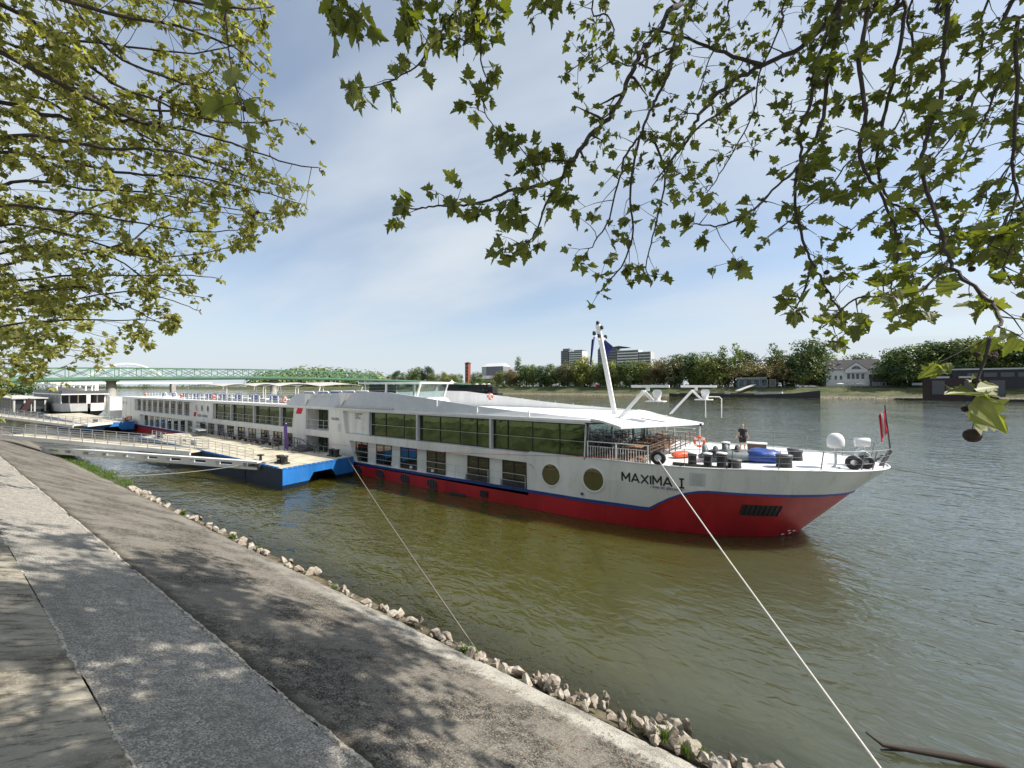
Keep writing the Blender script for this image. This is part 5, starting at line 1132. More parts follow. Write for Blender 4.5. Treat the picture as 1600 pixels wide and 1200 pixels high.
wood('undergrowth', 785, 1290, lambda x: 597.5 + 2*math.sin(x*.13), Y=408, mt='far4', label='dark shrubs filling the ground beneath the trees across the river', th=20, step=4)
wood('undergrowth', 1380, 1640, lambda x: 590 + 3*math.sin(x*.11), Y=404, mt='far4', label='dark shrubs beneath the trees behind the houseboat', th=20, step=4)
wood('undergrowth', 1270, 1390, lambda x: 590 + 2*math.sin(x*.1), Y=440, mt='far1', label='dark shrubs behind the white villa', th=20, step=4)
wood('distant_wood', -60, 60, lambda x: 590 + 3*math.sin(x*.2), X=-420, mt='far1', label='green trees behind the moored boats at the far left', th=30)
b = MB(); g = b
for x in range(0, 62):
    p = onY(1290 + x*2.45, 592, 391)
    for _ in range(40):
        q = Vector((p.x + random.uniform(-.7,.7), 391 + random.uniform(-.8,.8), 8.0 + random.uniform(0,1.2))); s_ = random.uniform(.12,.25); nn = Vector((random.gauss(0,1),random.gauss(0,1)-.6,random.gauss(0,1)+.4)).normalized(); u = nn.orthogonal().normalized()*s_; v = nn.cross(u)*1; b.add([q-u,q-v,q+u,q+v],[(0,1,2,3)])
tag(b.build('hedge', M['far4'], fix=False), 'long clipped dark hedge in front of the white villa', 'hedge')

# ------------------------------------------------------------------ buildings of the far bank
def windows(parent, rects, y, mt='farglass', frame='wallwhite', nm='window'):
    for x0, x1, z0, z1 in rects:
        f = MB(); f.box(x0-.12,x1+.12,y-.16,y-.02,z0-.12,z1+.12); o = f.build(nm, M[frame], parent); g = MB(); g.quad((x0,y-.18,z0),(x1,y-.18,z0),(x1,y-.18,z1),(x0,y-.18,z1)); g.build('pane', M[mt], o, fix=False)
def Hx(px_, Y): return onY(px_, 600, Y).x
def Hz(px_, py, Y): return onY(px_, py, Y).z
Y0 = 404; xa, xb_ = Hx(1291,Y0), Hx(1381,Y0); gz = 8.1; ze = Hz(1291,579,Y0); zr = Hz(1330,562,Y0+7); x1_, x2_ = Hx(1320,Y0), Hx(1355,Y0); za = Hz(1337,566,Y0-1.5)
t = thing('villa', 'white villa with dark roof, dormers and a wide gable with half round window', 'house', ((xa+xb_)/2, Y0+7, gz))
b = MB(); b.box(xa,xb_,Y0,Y0+14,gz,ze); b.build('wall', M['wallwhite'], t)
b = MB(); b.add([(xa-.5,Y0-.5,ze),(xb_+.5,Y0-.5,ze),(xb_-1.5,Y0+7,zr),(xa+1.5,Y0+7,zr),(xa-.5,Y0+14.5,ze),(xb_+.5,Y0+14.5,ze)], [(0,1,2,3),(3,2,5,4),(0,3,4),(1,5,2)]); b.build('roof', M['roofdark'], t)
zg = Hz(1337,582.3,Y0-1.5); b = MB(); xm = (x1_+x2_)/2; b.add([(x1_,Y0-1.5,zg),(x2_,Y0-1.5,zg),(x2_,Y0-1.5,ze+.3),(xm,Y0-1.5,za),(x1_,Y0-1.5,ze+.3),(x1_,Y0+.1,zg),(x2_,Y0+.1,zg),(x2_,Y0+.1,ze+.3),(xm,Y0+.1,za),(x1_,Y0+.1,ze+.3)], [(0,1,2,3,4),(0,1,6,5),(1,2,7,6),(0,4,9,5)]); gb = b.build('gable', M['wallwhite'], t)
b = MB(); 
for s_ in (0,1): xe = (x1_-.7, x2_+.7)[s_]; b.add([(xe,Y0-1.9,ze),(xm,Y0-1.9,za+.35),(xm,Y0+7,za+.35),(xe,Y0+1,ze)], [(0,1,2,3)])
b.build('gable_roof', M['roofdark'], t)
b = MB(); n = 14; rw = (x2_-x1_)*.21; b.add([(xm + rw*math.cos(math.pi*k/n), Y0-1.56, ze+.55+rw*.95*math.sin(math.pi*k/n)) for k in range(n+1)], [tuple(range(n+1))]); hw = b.build('half_round_window', M['farglass'], t, fix=False)
b = MB(); b.bar((xm,Y0-1.6,ze+.55),(xm,Y0-1.6,ze+.5+rw),.2,.1); b.bar((xm-rw,Y0-1.6,ze+.55),(xm+rw,Y0-1.6,ze+.55),.1,.2); b.bar((xm,Y0-1.6,ze+.55),(xm-rw*.66,Y0-1.6,ze+.55+rw*.66),.14,.1); b.bar((xm,Y0-1.6,ze+.55),(xm+rw*.66,Y0-1.6,ze+.55+rw*.66),.14,.1); b.build('glazing_bar', M['wallwhite'], hw)
windows(t, [(Hx(p-1.8,Y0),Hx(p+1.8,Y0),Hz(p,593,Y0),Hz(p,587,Y0)) for p in (1297,1306,1314)] + [(Hx(p-2.2,Y0),Hx(p+2.2,Y0),Hz(p,592,Y0),Hz(p,584,Y0)) for p in (1326,1333,1340,1348,1360,1367,1374)], Y0)
for p, py in ((1297,578),(1305.5,578),(1314.5,578),(1363,576),(1373,575),(1303.5,568.5),(1313,568.5),(1370,567)):
    yy = Y0 + (ze_ := 0) + (.2 if py > 572 else 4.0); x, z = Hx(p,yy), Hz(p,py+3,yy); w_ = 1.15 if py > 572 else .9; b = MB(); b.prism([(x-w_,z),(x+w_,z),(x+w_,z+2.2),(x,z+3.4),(x-w_,z+2.2)], yy, yy+3); o = b.build('dormer', M['wallwhite'], t); g = MB(); g.quad((x-w_*.55,yy-.05,z+.4),(x+w_*.55,yy-.05,z+.4),(x+w_*.55,yy-.05,z+2.1),(x-w_*.55,yy-.05,z+2.1)); g.build('window', M['farglass'], o, fix=False)
xc, xd = Hx(1362,Y0-6), Hx(1412,Y0-6); b = MB(); b.box(xc,xd,Y0-6,Y0+2,gz,Hz(1380,588,Y0-6)); b.build('garden_wing', M['roofdark'], t); b = MB(); zt = Hz(1380,584.5,Y0-6); b.box(xc-.5,xd+.5,Y0-6.6,Y0+2.4,zt,zt+.5); b.build('wing_roof', M['ivory'], t)
windows(t, [(xc + (xd-xc)*(k+.15)/9, xc + (xd-xc)*(k+.8)/9, gz+1.2, gz+3.6) for k in range(9)], Y0-6)
for i, (p, l) in enumerate(((1312,'cream parasol on the villa terrace, left of the gable'),(1346,'cream parasol on the villa terrace below the gable'),(1330,'dark parasol on the villa terrace'))):
    x = Hx(p,397); s_ = thing('parasol', l, 'parasol', (x,397,8.1), 'parasols on the villa terrace'); b = MB(); b.tube([(x,397,8.1),(x,397,11.4)],.07,6); b.build('pole', M['steel'], s_); b = MB(); b.lathe((x,397,10.6),[(3.2,0),(1.6,.5),(.1,1.0)],8,smooth=False); b.build('canopy', M['ivory'] if i < 2 else M['roofdark'], s_)
# red brick tower, grey hall behind
Yt = 440; x = Hx(731,Yt); z0, z1 = 8, Hz(731,568,Yt); t = thing('brick_tower', 'slim red brick tower with dark cap standing over the trees', 'tower', (x,Yt,8)); b = MB(); b.box(x-2.9,x+2.9,Yt-2.9,Yt+2.9,z0,z1); b.build('shaft', M['brick'], t)
b = MB(); b.box(x-3.6,x+3.6,Yt-3.6,Yt+3.6,z1,z1+.7); b.add([(x-3.4,Yt-3.4,z1+.7),(x+3.4,Yt-3.4,z1+.7),(x+3.4,Yt+3.4,z1+.7),(x-3.4,Yt+3.4,z1+.7),(x,Yt,z1+2.6)], [(0,1,4),(1,2,4),(2,3,4),(3,0,4)]); b.build('cap', M['roofdark'], t)
for k in range(4):
    z = z1 - 4.2 - k*5; b = MB(); b.box(x-.6,x+1.6,Yt-2.98,Yt-2.88,z,z+.8); b.build('window', M['wallpale'] if k else M['wallwhite'], t)
Yh = 520; xa, xb_ = Hx(753,Yh), Hx(786,Yh); z1, zr = Hz(760,573,Yh), Hz(757,569,Yh); t = thing('theatre_hall', 'dark grey gabled hall with pale end wall right of the brick tower', 'building', ((xa+xb_)/2,Yh,8)); xm = Hx(760,Yh)
b = MB(); b.box(xa,xb_,Yh,Yh+22,8,z1); b.build('wall', M['wallgrey'], t); b = MB(); b.quad((xa-.2,Yh-.3,8),(xm,Yh-.3,8),(xm,Yh-.3,z1),(xa-.2,Yh-.3,z1)); b.build('end_wall', M['wallpale'], t, fix=False)
b = MB(); b.add([(xa,Yh-.6,z1),(xb_,Yh-.6,z1),(xb_-3,Yh+11,zr+1.5),(xa+4,Yh+11,zr+1.5),(xb_,Yh+22,z1),(xa,Yh+22,z1)], [(0,1,2,3),(3,2,4,5),(0,3,5),(1,4,2)]); b.build('roof', M['lightgrey'], t)
b = MB(); xa2, xb2 = Hx(738,480), Hx(770,480); b.box(xa2,xb2,480,492,8,Hz(750,592,480)); b.add([(xa2-1,479,Hz(750,592,480)),(xb2+1,479,Hz(750,592,480)),(xb2-3,486,Hz(750,587,480)),(xa2+5,486,Hz(750,587,480))], [(0,1,2,3)]); tag(b.build('low_annex', M['wallgrey']), 'low grey annex with sloping roof at the foot of the hall', 'building')
# floating restaurant
Yr = 352; xa, xb_ = Hx(685,Yr), Hx(768,Yr); zt = Hz(720,601,Yr); t = thing('floating_restaurant', 'long dark floating restaurant with roof terrace moored at the far bank', 'restaurant', ((xa+xb_)/2,Yr,0)); b = MB(); b.box(xa,xb_+8,Yr,Yr+14,-.3,1.2); b.build('hull', M['boatdark'], t); b = MB(); b.box(xa,xb_-10,Yr+1,Yr+13,1.2,zt); b.box(xb_-10,xb_,Yr+2,Yr+12,1.2,zt-2.5); b.build('cabin', M['boatdark'], t)
windows(t, [(xa+4+i*5.2, xa+8+i*5.2, 3.2, 5.4) for i in range(14)], Yr+1, 'farglass', 'boatdark')
b = MB()
for i in range(30): x = xa + i*(xb_-xa-10)/30; b.box(x,x+.2,Yr+1,Yr+1.2,zt,zt+1.3)
b.box(xa,xb_-10,Yr+.95,Yr+1.1,zt+1.2,zt+1.4); b.build('terrace_railing', M['steel'], t)
x = Hx(706,Yr+6); t = thing('tent_pavilion', 'cream pointed tent roof on the floating restaurant terrace', 'tent', (x,Yr+6,zt)); zp = Hz(706,591,Yr+6); b = MB(); b.lathe((x,Yr+6,zt+2.3),[(6.8,0),(3.2,.9),(1.4,2.0),(.5,3.2),(.1,4.0)],12); b.build('canopy', M['ivory'], t); b = MB()
for sx in (-5.5,5.5):
    for sy in (-4,4): b.box(x+sx-.12,x+sx+.12,Yr+6+sy-.12,Yr+6+sy+.12,zt,zt+2.9)
b.build('pole', M['wallwhite'], t)
for i, p in enumerate((745,756,764)): x = Hx(p,Yr+5); s_ = thing('parasol', ['white parasol on the right half of the floating restaurant', 'larger white parasol on the floating restaurant', 'pale parasol at the right end of the floating restaurant'][i], 'parasol', (x,Yr+5,zt-2.5), 'parasols on the floating restaurant'); b = MB(); b.tube([(x,Yr+5,zt-2.5),(x,Yr+5,zt+1.3)],.1,6); b.build('pole', M['steel'], s_); b = MB(); b.lathe((x,Yr+5,zt+.3),[(2.6 + .8*(i == 1),0),(1.2,.6),(.1,1.1)],8,smooth=False); b.build('canopy', M['wallwhite'], s_)
# high rises beyond the trees
Yq = 830
def tower(p0, p1, top, label, base, floors, wall, nm='tower_block', dep=30):
    xa, xb_ = Hx(p0,Yq), Hx(p1,Yq); z1 = Hz((p0+p1)/2, top, Yq); t = thing(nm, label, 'building', ((xa+xb_)/2,Yq,9)); b = MB(); b.box(xa,xb_,Yq,Yq+dep,9,z1); b.build('wall', M[wall], t)
    fh = (z1-20)/floors
    for k in range(floors): z = z1 - fh*(k+1) + fh*.25; b = MB(); b.box(xa+2,xb_-2,Yq-.25,Yq-.02,z,z+fh*.5); b.build('window_band', M['farglass'], t)
    return t, xa, xb_, z1
t, xa, xb_, z1 = tower(876.5,889,548,'slim dark tower block left of the mast','',14,'wallgrey'); b = MB(); b.box(xa+4,xb_+1,Yq+2,Yq+20,z1,z1+5); b.build('plant_room', M['wallgrey'], t)
t, xa, xb_, z1 = tower(888,910,549,'pale banded tower block joined to the slim dark one','',14,'wallwhite'); b = MB(); b.box(xa+14,xb_,Yq-.5,Yq+20,z1,z1+3); b.build('plant_room', M['wallgrey'], t)
t, xa, xb_, z1 = tower(934,964,545,'dark wide office block right behind the mast','',12,'wallgrey'); b = MB(); b.add([(xa,Yq,z1),(xb_+26,Yq,z1+1),(xb_+26,Yq+20,z1+1),(xa,Yq+20,z1),(xb_+4,Yq,z1+5),(xb_+4,Yq+20,z1+5)], [(0,1,4),(3,2,5),(0,4,5,3),(1,2,5,4)]); b.build('slanted_roof', M['roofdark'], t)
tower(963,998,547,'pale office block with bands of windows right of the mast','',11,'wallwhite'); tower(997,1017,549.5,'lower glassy grey office block at the right end of the group','',10,'wallpale')
# kiosk, barge, boathouse, parked cars
Yk = 386; xa, xb_ = Hx(1151,Yk), Hx(1197,Yk); t = thing('kiosk', 'low blue kiosk with white roof on the far embankment', 'kiosk', ((xa+xb_)/2,Yk,7.6)); z0, z1 = 7.0, Hz(1170,591.5,Yk); b = MB(); b.box(xa,xb_,Yk,Yk+7,z0,z1); b.build('wall', mat('kiosk_blue', (.06,.12,.16), .6), t); b = MB(); b.box(xa-.6,xb_+.6,Yk-.8,Yk+7.5,z1,z1+.7); b.build('roof', M['wallpale'], t); windows(t, [(xa+1.5+i*5.6, xa+5.6+i*5.6, z0+1.6, z1-1) for i in range(5)], Yk)
b = MB(); b.bar(onY(1152,610.5,368), onY(1178,601,383), 4.2, .3); tag(b.build('landing_ramp', M['wallpale']), 'pale sloping landing ramp from the black barge up to the kiosk', 'ramp')
Yb = 352; xa, xb_ = Hx(1045,Yb), Hx(1283,Yb); t = thing('barge', 'long low black barge moored at the far bank with raised right end', 'barge', ((xa+xb_)/2,Yb,0)); b = MB(); m_ = xb_-16; vs = []
for x, zt, hw in ((xa,2.8,3.8),(xa+6,2.2,4.2),(m_-20,2.4,4.2),(m_,3.4,4.0),(xb_,5.6,.4)): vs += [(x,Yb+5-hw,-.5),(x,Yb+5-hw,zt),(x,Yb+5+hw,zt),(x,Yb+5+hw,-.5)]
b.add(vs, [(4*i+j,4*i+4+j,4*i+5+j,4*i+1+j) for i in range(4) for j in range(3)] + [(0,1,2,3),(16,17,18,19)]); b.build('hull', M['boatdark'], t)
b = MB(); b.box(xa+8,m_-24,Yb+3,Yb+8,2.2,3.2); b.build('hatch_cover', M['darksteel'], t)
for p0, p1 in ((1178,1190),(1192,1212),(1132,1140)): b = MB(); b.box(Hx(p0,Yb),Hx(p1,Yb),Yb+2,Yb+4,2.4,4.3); b.build('deck_house', M['wallpale'], t)
b = MB(); x = Hx(1220,Yb); b.bar((x,Yb+3,2.6),(x+1.5,Yb+3,6),.5,.5); b.lathe((x+.4,Yb+3,2.5),[(1.2,0),(1.1,1.6),(.6,2)],8); b.build('capstan', M['wallpale'], t)
Yo = 340; xa = Hx(1454,Yo); xm, xb_ = Hx(1490,Yo), Hx(1660,Yo); t = thing('boathouse', 'dark two storey houseboat with maroon front and pale roof edge, behind the hanging leaf', 'houseboat', ((xm+xb_)/2,Yo,0)); zs1, zs2 = Hz(1470,591,Yo), Hz(1520,578,Yo)
b = MB(); b.box(xa-12,xb_,Yo-.4,Yo+16,-.4,.9); b.build('hull', M['boatdark'], t); b = MB(); b.box(xa,xm+18,Yo,Yo+14,.9,zs1); b.build('front_cabin', M['maroon'], t); b = MB(); b.box(xm,xb_,Yo+1,Yo+15,.9 if False else zs1-6,zs2); b.build('upper_cabin', M['boatdark'], t); b = MB(); b.box(xm-.5,xb_,Yo+.4,Yo+15.5,zs2,zs2+.9); b.build('roof', M['wallpale'], t)
b = MB(); b.box(xa,xa+8,Yo-.2,Yo+1,zs1,zs1+1.1); b.box(xa+12,xa+17,Yo-.2,Yo+1,zs1,zs1+1.1); b.build('roof_box', M['wallpale'], t)
windows(t, [(xa+.6,xa+6,3.6,zs1-1.5),(xa+14,xa+20,2.6,zs1-1.5),(xa+24,xa+30,2.6,zs1-1.5)] , Yo, 'farglass', 'maroon'); windows(t, [(xm+6+i*6.5, xm+11+i*6.5, zs2-4.2, zs2-1.8) for i in range(9)], Yo+1, 'farglass', 'roofdark')
b = MB(); b.bar(onY(1454,582,Yo+4), onY(1488,583.5,Yo+4), .35,.35); b.build('boom_pole', M['ivory'], t)
def car(x, y, z, mt, label):
    t = thing('parked_car', label, 'car', (x,y,z), 'cars parked on the far bank'); b = MB(); b.prism([(x-2.2,z+.35),(x+2.2,z+.35),(x+2.2,z+.85),(x+1.3,z+.95),(x+.7,z+1.5),(x-1.2,z+1.5),(x-1.9,z+.95),(x-2.2,z+.9)], y, y+1.8); b.build('body', mt, t)
    b = MB(); b.prism([(x-1.6,z+1.0),(x+1.1,z+1.0),(x+.6,z+1.42),(x-1.1,z+1.42)], y-.02, y+1.82); b.build('window', M['farglass'], t)
    for s_ in (-1.35,1.35): b = MB(); b.lathe((x+s_,y+.1,z+.35),[(.35,-.12),(.35,.12)],12,axis='y'); b.build('wheel', M['rubber'], t)
for p, l in ((1250,'white car parked left of the villa, leftmost of three'),(1259,'white car parked left of the villa, between two others'),(1270,'white car parked closest to the villa')): car(Hx(p,389), 388.5, 8.1, M['white'], l)
x = Hx(931,388); t = thing('red_booth', 'small red and white booth on the far promenade left of the mast', 'booth', (x,388,8)); b = MB(); b.box(x-2.6,x+2.6,388,391,8.1,10.6); b.build('wall', M['redcloth'], t); b = MB(); b.add([(x-3,387.5,10.6),(x+3,387.5,10.6),(x+3,391.5,11.3),(x-3,391.5,11.3)], [(0,1,2,3)]); b.box(x-2.4,x-.4,387.9,388,8.6,10.4); b.build('awning', M['wallwhite'], t)
x = Hx(1433,389); b = MB(); b.box(x-2.6,x+2.6,389,389.3,9.4,11.2); t = thing('info_board', 'pale information board under the trees right of the villa', 'sign', (x,389,8)); par(b.build('panel', M['wallpale']), t); b = MB(); b.box(x-2.2,x-2,389.1,389.3,8,9.4); b.box(x+2,x+2.2,389.1,389.3,8,9.4); b.build('post', M['darksteel'], t)
x = Hx(1400,358); b = MB(); b.add([(Hx(1396,352),352,-.2),(Hx(1455,352),352,-.2),(Hx(1455,352),352,.9),(Hx(1400,352),352,.7),(Hx(1396,352),356,-.2),(Hx(1455,352),356,-.2),(Hx(1455,352),356,.9),(Hx(1400,352),356,.7)], [(0,1,2,3),(3,2,6,7),(4,5,6,7),(0,3,7,4)]); tag(b.build('float_jetty', M['boatdark']), 'low dark floating jetty left of the houseboat', 'jetty')
# ------------------------------------------------------------------ plane trees over the bank
HALF = [(.16,-.05),(.30,.01),(.45,-.03),(.40,.10),(.51,.16),(.35,.27),(.46,.34),(.63,.50),(.45,.50),(.38,.59),(.22,.57),(.27,.71),(.15,.75),(.12,.90)]
HALFS = [(.36,.0),(.34,.24),(.54,.42),(.30,.55),(.20,.78)]
rng = random.Random(5)
def leaf(mb, p, d, nrm, s, half):
    d = d.normalized(); x = d.cross(nrm)
    if x.length < 1e-4: return
    x.normalize(); n = x.cross(d).normalized(); fold = rng.uniform(-.25,.55); curl = rng.uniform(-.1,.45); vs = [p, p + d*s*1.05 - n*s*curl*.8]
    for sg in (1,-1):
        for a, c in half: vs.append(p + d*c*s + x*a*s*sg*math.cos(fold) + n*(abs(a)*math.sin(fold) - curl*c*c*.8 + .05*math.sin(9*c+5*a))*s)
    k = len(half); mb.add(vs, [tuple([0] + list(range(2,2+k)) + [1]), tuple([0,1] + list(range(1+2*k,1+k,-1)))], 0, False)
def inframe(p, m=14):
    r = p.x*ca + p.y*sa; f = -p.x*sa + p.y*ca
    if f < .25: return False
    x = 800 + 600*r/f; y = 604 - 600*(p.z-H)/f; return -m < x < 1600+m and -m < y < 1200+m
def rvec(k=1): return Vector((rng.gauss(0,k), rng.gauss(0,k), rng.gauss(0,k)))
class Tree:
    def __init__(s, label, loc, half):
        s.t = thing('plane_tree', label, 'tree', loc, None); s.w = MB(); s.l = MB(); s.half = half; s.balls = []; s.must = []; s.hide = None; s.nl = 0; s.prune = False
    def leaves(s, p, n, size, d0):
        for _ in range(n):
            q = p + rvec(size*.16)
            if s.hide and s.hide(q): continue
            d = (d0*.5 + rvec(.6) + Vector((0,0,-.40))).normalized(); nn = (rvec(.6) + Vector((0,0,.8))); sz = size*rng.choice((.55,.8,1,1.1,1.25))
            pe = q + d*sz*.35
            if sz > .05 and s.half is HALF: s.w.tube([q, pe], .0016, 3, cap=False)
            leaf(s.l, pe, d, nn, sz, s.half); s.nl += 1
    def ball(s, p, r_, dr): s.balls.append((p, r_, dr))
    def twig(s, p, d, L_, r_, size, lv, nleaf, sub, droop=.25):
        pts = [p]; n = max(2, int(L_/.07) if s.half is HALF else 4); st = L_/n; d = d.normalized()
        for i in range(n): d = (d + rvec(.13) + Vector((0,0,-droop*.12))).normalized(); pts.append(pts[-1] + d*st)
        if s.hide and s.hide(pts[-1]) : return
        s.w.tube(pts, [max(r_*(1-.75*i/n), .0018 if s.half is HALF else .004) for i in range(n+1)], 4 if r_ < .012 else 6, cap=False)
        for i in range(1, n+1):
            if lv > 0 and rng.random() < sub and i > 0:
                dd = (d*.55 + rvec(.65)).normalized(); s.twig(pts[i], dd, L_*rng.uniform(.3,.6), r_*.55, size, lv-1, nleaf, sub, droop)
            if rng.random() < .35 + .4*(i == n): s.leaves(pts[i], 1 if i < n else nleaf, size, d)
        s.leaves(pts[-1], nleaf, size, d)
        if s.half is HALF and rng.random() < .16: s.ball(pts[-1], rng.choice((.006,.008,.012,.016,.018)), rng.uniform(.02,.10))
    def limb(s, pts, r0, r1, step, tl, size, lv, nleaf, sub, start=0, n=5, droop=.25):
        pts = [Vector(p) for p in pts]; fine = []
        for i in range(len(pts)-1):            # smooth the run with a Catmull curve
            a, b_, c, e = pts[max(0,i-1)], pts[i], pts[i+1], pts[min(len(pts)-1,i+2)]
            for k in range(n): u = k/n; fine.append(.5*((2*b_) + (c-a)*u + (2*a-5*b_+4*c-e)*u*u + (3*b_-a-3*c+e)*u**3))
        fine.append(pts[-1]); m = len(fine)
        for i in range(1,m-1): fine[i] = fine[i] + rvec(r0*.22)
        if s.prune and any(inframe(q, 5) for q in fine): return
        s.w.tube(fine, [r0 + (r1-r0)*(i/(m-1))**.8 for i in range(m)], 8, cap=True)
        acc = 0
        for i in range(1, m):
            seg = (fine[i]-fine[i-1]); acc += seg.length
            if i >= start*n:
                while acc > step:
                    acc -= step; p = fine[i] - seg.normalized()*acc*.5; d = (seg.normalized()*.5 + rvec(.7)).normalized(); s.twig(p, d, tl*rng.uniform(.35,1.15), max(.004, r1*.8), size, lv, nleaf, sub, droop)
            else: acc = 0
        s.leaves(fine[-1], nleaf+2, size, seg)
    def done(s, leafm, trunk):
        s.w2 = MB(); s.w2.tube(*trunk); par(s.w2.build('trunk', M['bark']), s.t); s.w.build('branches', M['bark'], s.t, fix=False); s.l.build('foliage', leafm, s.t, fix=False)
        bm_ = None
        for p, r_, dr in s.must + (s.balls if len(s.balls) < 86 else s.balls[::max(1, len(s.balls)//85)][:85]):
            c = p + Vector((rng.uniform(-.01,.01), rng.uniform(-.01,.01), -dr)); b = MB(); k = 7; b.tube([p, p.lerp(c,.6) + Vector((.004,0,0)), c], .0014, 4, m=0, cap=False)
            prof = [(max(.0004, r_*math.sin(math.pi*i/k)), -r_*math.cos(math.pi*i/k)) for i in range(k+1)]; b.lathe(c - Vector((0,0,r_*.8)), prof, 12); b.build('seed_ball', M['seed'], s.t, fix=False)
def tr_(seq, d0, d1):
    n = len(seq); return [onD(x, y, d0 + (d1-d0)*i/(n-1)) for i, (x, y) in enumerate(seq)]
# -- the near tree, hanging in from the upper right
T = Tree('near plane tree with dark backlit branches, large leaves and hanging seed balls over the river', cw(3.2,-3.6,6.9), HALF)
hub = cw(2.6,-2.6,13.4)
def near(seq, d0, d1, r0, r1, step=.13, tl=.26, size=.066, lv=1, nleaf=2, sub=.22, link=True, start=None):
    pts = tr_(seq, d0, d1); st = 0
    if link: a = pts[0]; pts = [hub, hub.lerp(a,.4) + Vector((0,0,1.2)), hub.lerp(a,.75) + Vector((0,0,.7))] + pts; st = 2
    T.limb(pts, r0*(1.1 if link else 1), r1, step, tl, size, lv, nleaf, sub, st)
near([(1085,-40),(1050,10),(1031,45),(1010,70),(996,92),(980,128),(956,176),(924,208),(900,240),(880,276)], 4.2, 3.4, .030, .018, .22, .30)
near([(880,276),(840,290),(800,296),(772,308),(740,318),(704,320),(676,321),(648,326),(622,318)], 3.4, 3.0, .017, .004, .13, .20, .10, link=False)
near([(880,276),(860,306),(848,332),(838,360),(820,382),(800,396)], 3.4, 3.1, .013, .004, .12, .20, .10, link=False)
near([(1100,-40),(1085,0),(1058,58),(1050,96),(1032,140),(1016,172),(1000,212),(976,244),(970,276),(952,340),(932,372),(915,395)], 3.9, 3.1, .024, .004, .14, .30)
near([(1000,212),(990,260),(985,310),(990,360),(975,410),(950,440),(940,455)], 3.3, 2.9, .012, .004, .12, .24, link=False)
near([(1020,210),(1040,270),(1030,330),(1018,380),(1010,420),(1020,432)], 3.5, 3.0, .011, .003, .13, .22, link=False)
near([(1345,-30),(1337,0),(1288,40),(1252,72),(1193,99),(1144,126),(1100,170),(1081,207),(1050,250),(1040,270)], 4.0, 3.4, .040, .008, .16, .34)
near([(1193,99),(1135,79),(1067,54),(1020,40)], 3.7, 3.9, .020, .008, .16, .3, link=False)
near([(1180,135),(1126,175),(1081,207),(1045,256),(1020,290)], 3.6, 3.2, .014, .004, .13, .28, link=False)
near([(1330,-30),(1324,0),(1292,58),(1275,117),(1268,162),(1252,198),(1252,252),(1216,288),(1171,333),(1126,351),(1085,349)], 3.3, 2.5, .022, .004, .13, .24, .085)
near([(1320,-20),(1315,27),(1297,112),(1292,162),(1279,211),(1252,252),(1243,315),(1256,373),(1270,409),(1288,445),(1310,480),(1325,505)], 3.1, 2.5, .021, .004, .13, .25)
near([(1270,409),(1262,440),(1250,470),(1240,485)], 2.6, 2.4, .009, .003, .1, .16, link=False)
near([(1368,-30),(1364,0),(1346,90),(1355,171),(1346,220),(1351,261),(1373,292),(1396,342),(1405,387),(1400,420),(1392,450)], 2.9, 2.3, .020, .004, .12, .22)
near([(1420,-30),(1418,0),(1407,81),(1382,189),(1373,252),(1391,310),(1432,333),(1454,360),(1470,372)], 3.0, 2.5, .019, .004, .12, .24)
near([(1488,-30),(1486,0),(1477,90),(1472,153),(1454,202),(1443,252),(1454,310),(1472,360),(1484,405),(1508,436),(1544,468),(1562,490),(1557,510),(1547,531)], 2.7, 1.45, .015, .005, .15, .22, .07)
near([(1484,408),(1450,445),(1405,463),(1369,463)], 2.0, 1.8, .007, .003, .085, .12, .07, link=False)
near([(1369,463),(1335,468),(1300,500),(1285,512)], 1.9, 1.9, .005, .003, .09, .12, .066, link=False)
near([(1640,20),(1600,58),(1571,112),(1544,180),(1513,238),(1480,270)], 2.9, 2.4, .013, .004, .12, .24)
near([(1600,-30),(1594,27),(1592,120),(1585,252),(1590,310),(1570,350),(1545,390)], 2.5, 2.0, .016, .004, .11, .2)
near([(1650,280),(1610,320),(1590,370),(1570,420),(1590,440)], 2.3, 2.0, .012, .004, .1, .2)
near([(1660,180),(1620,200),(1580,260),(1540,300),(1500,330)], 3.0, 2.6, .012, .004, .12, .24)
near([(1240,-30),(1225,30),(1190,110),(1180,170),(1150,230),(1120,280),(1105,300)], 4.2, 3.6, .014, .004, .15, .34)
near([(1150,-30),(1140,30),(1110,90),(1090,150),(1060,180)], 4.8, 4.2, .014, .004, .16, .36)
near([(1440,-30),(1430,60),(1425,130),(1400,200),(1330,250),(1290,300),(1200,370)], 3.8, 3.2, .014, .004, .15, .3)
near([(1560,-30),(1540,60),(1530,140),(1500,200),(1420,290),(1330,360)], 3.6, 3.0, .014, .004, .16, .3)
near([(744,-30),(742,36),(724,60),(700,28)], 3.2, 3.0, .011, .004, .1, .18, .09)
near([(720,-20),(712,10),(700,28),(676,64),(652,100),(632,112),(608,124),(572,134),(540,130)], 3.1, 2.8, .012, .003, .11, .16, .095)
near([(770,-30),(765,20),(752,60),(752,96),(762,128),(756,168),(776,200),(795,215)], 3.2, 3.0, .011, .003, .11, .16, .09)
near([(900,250),(860,250),(836,256),(812,228),(790,205)], 3.4, 3.1, .009, .003, .11, .16, .085, link=False)
near([(640,-30),(630,10),(638,30)], 2.8, 2.7, .007, .003, .1, .12, .09)
near([(530,-25),(538,-5),(545,12)], 2.2, 2.1, .005, .003, .1, .10, .10)
near([(860,-25),(850,0),(862,6)], 3.2, 3.2, .006, .003, .12, .12, .09)
near([(352,-40),(350,0),(352,50),(358,100),(366,135),(376,165),(380,185)], 1.9, 1.7, .005, .002, .16, .08, .085, nleaf=1)
near([(930,-20),(950,20),(960,50),(925,80),(890,110)], 3.9, 3.4, .012, .004, .12, .24)
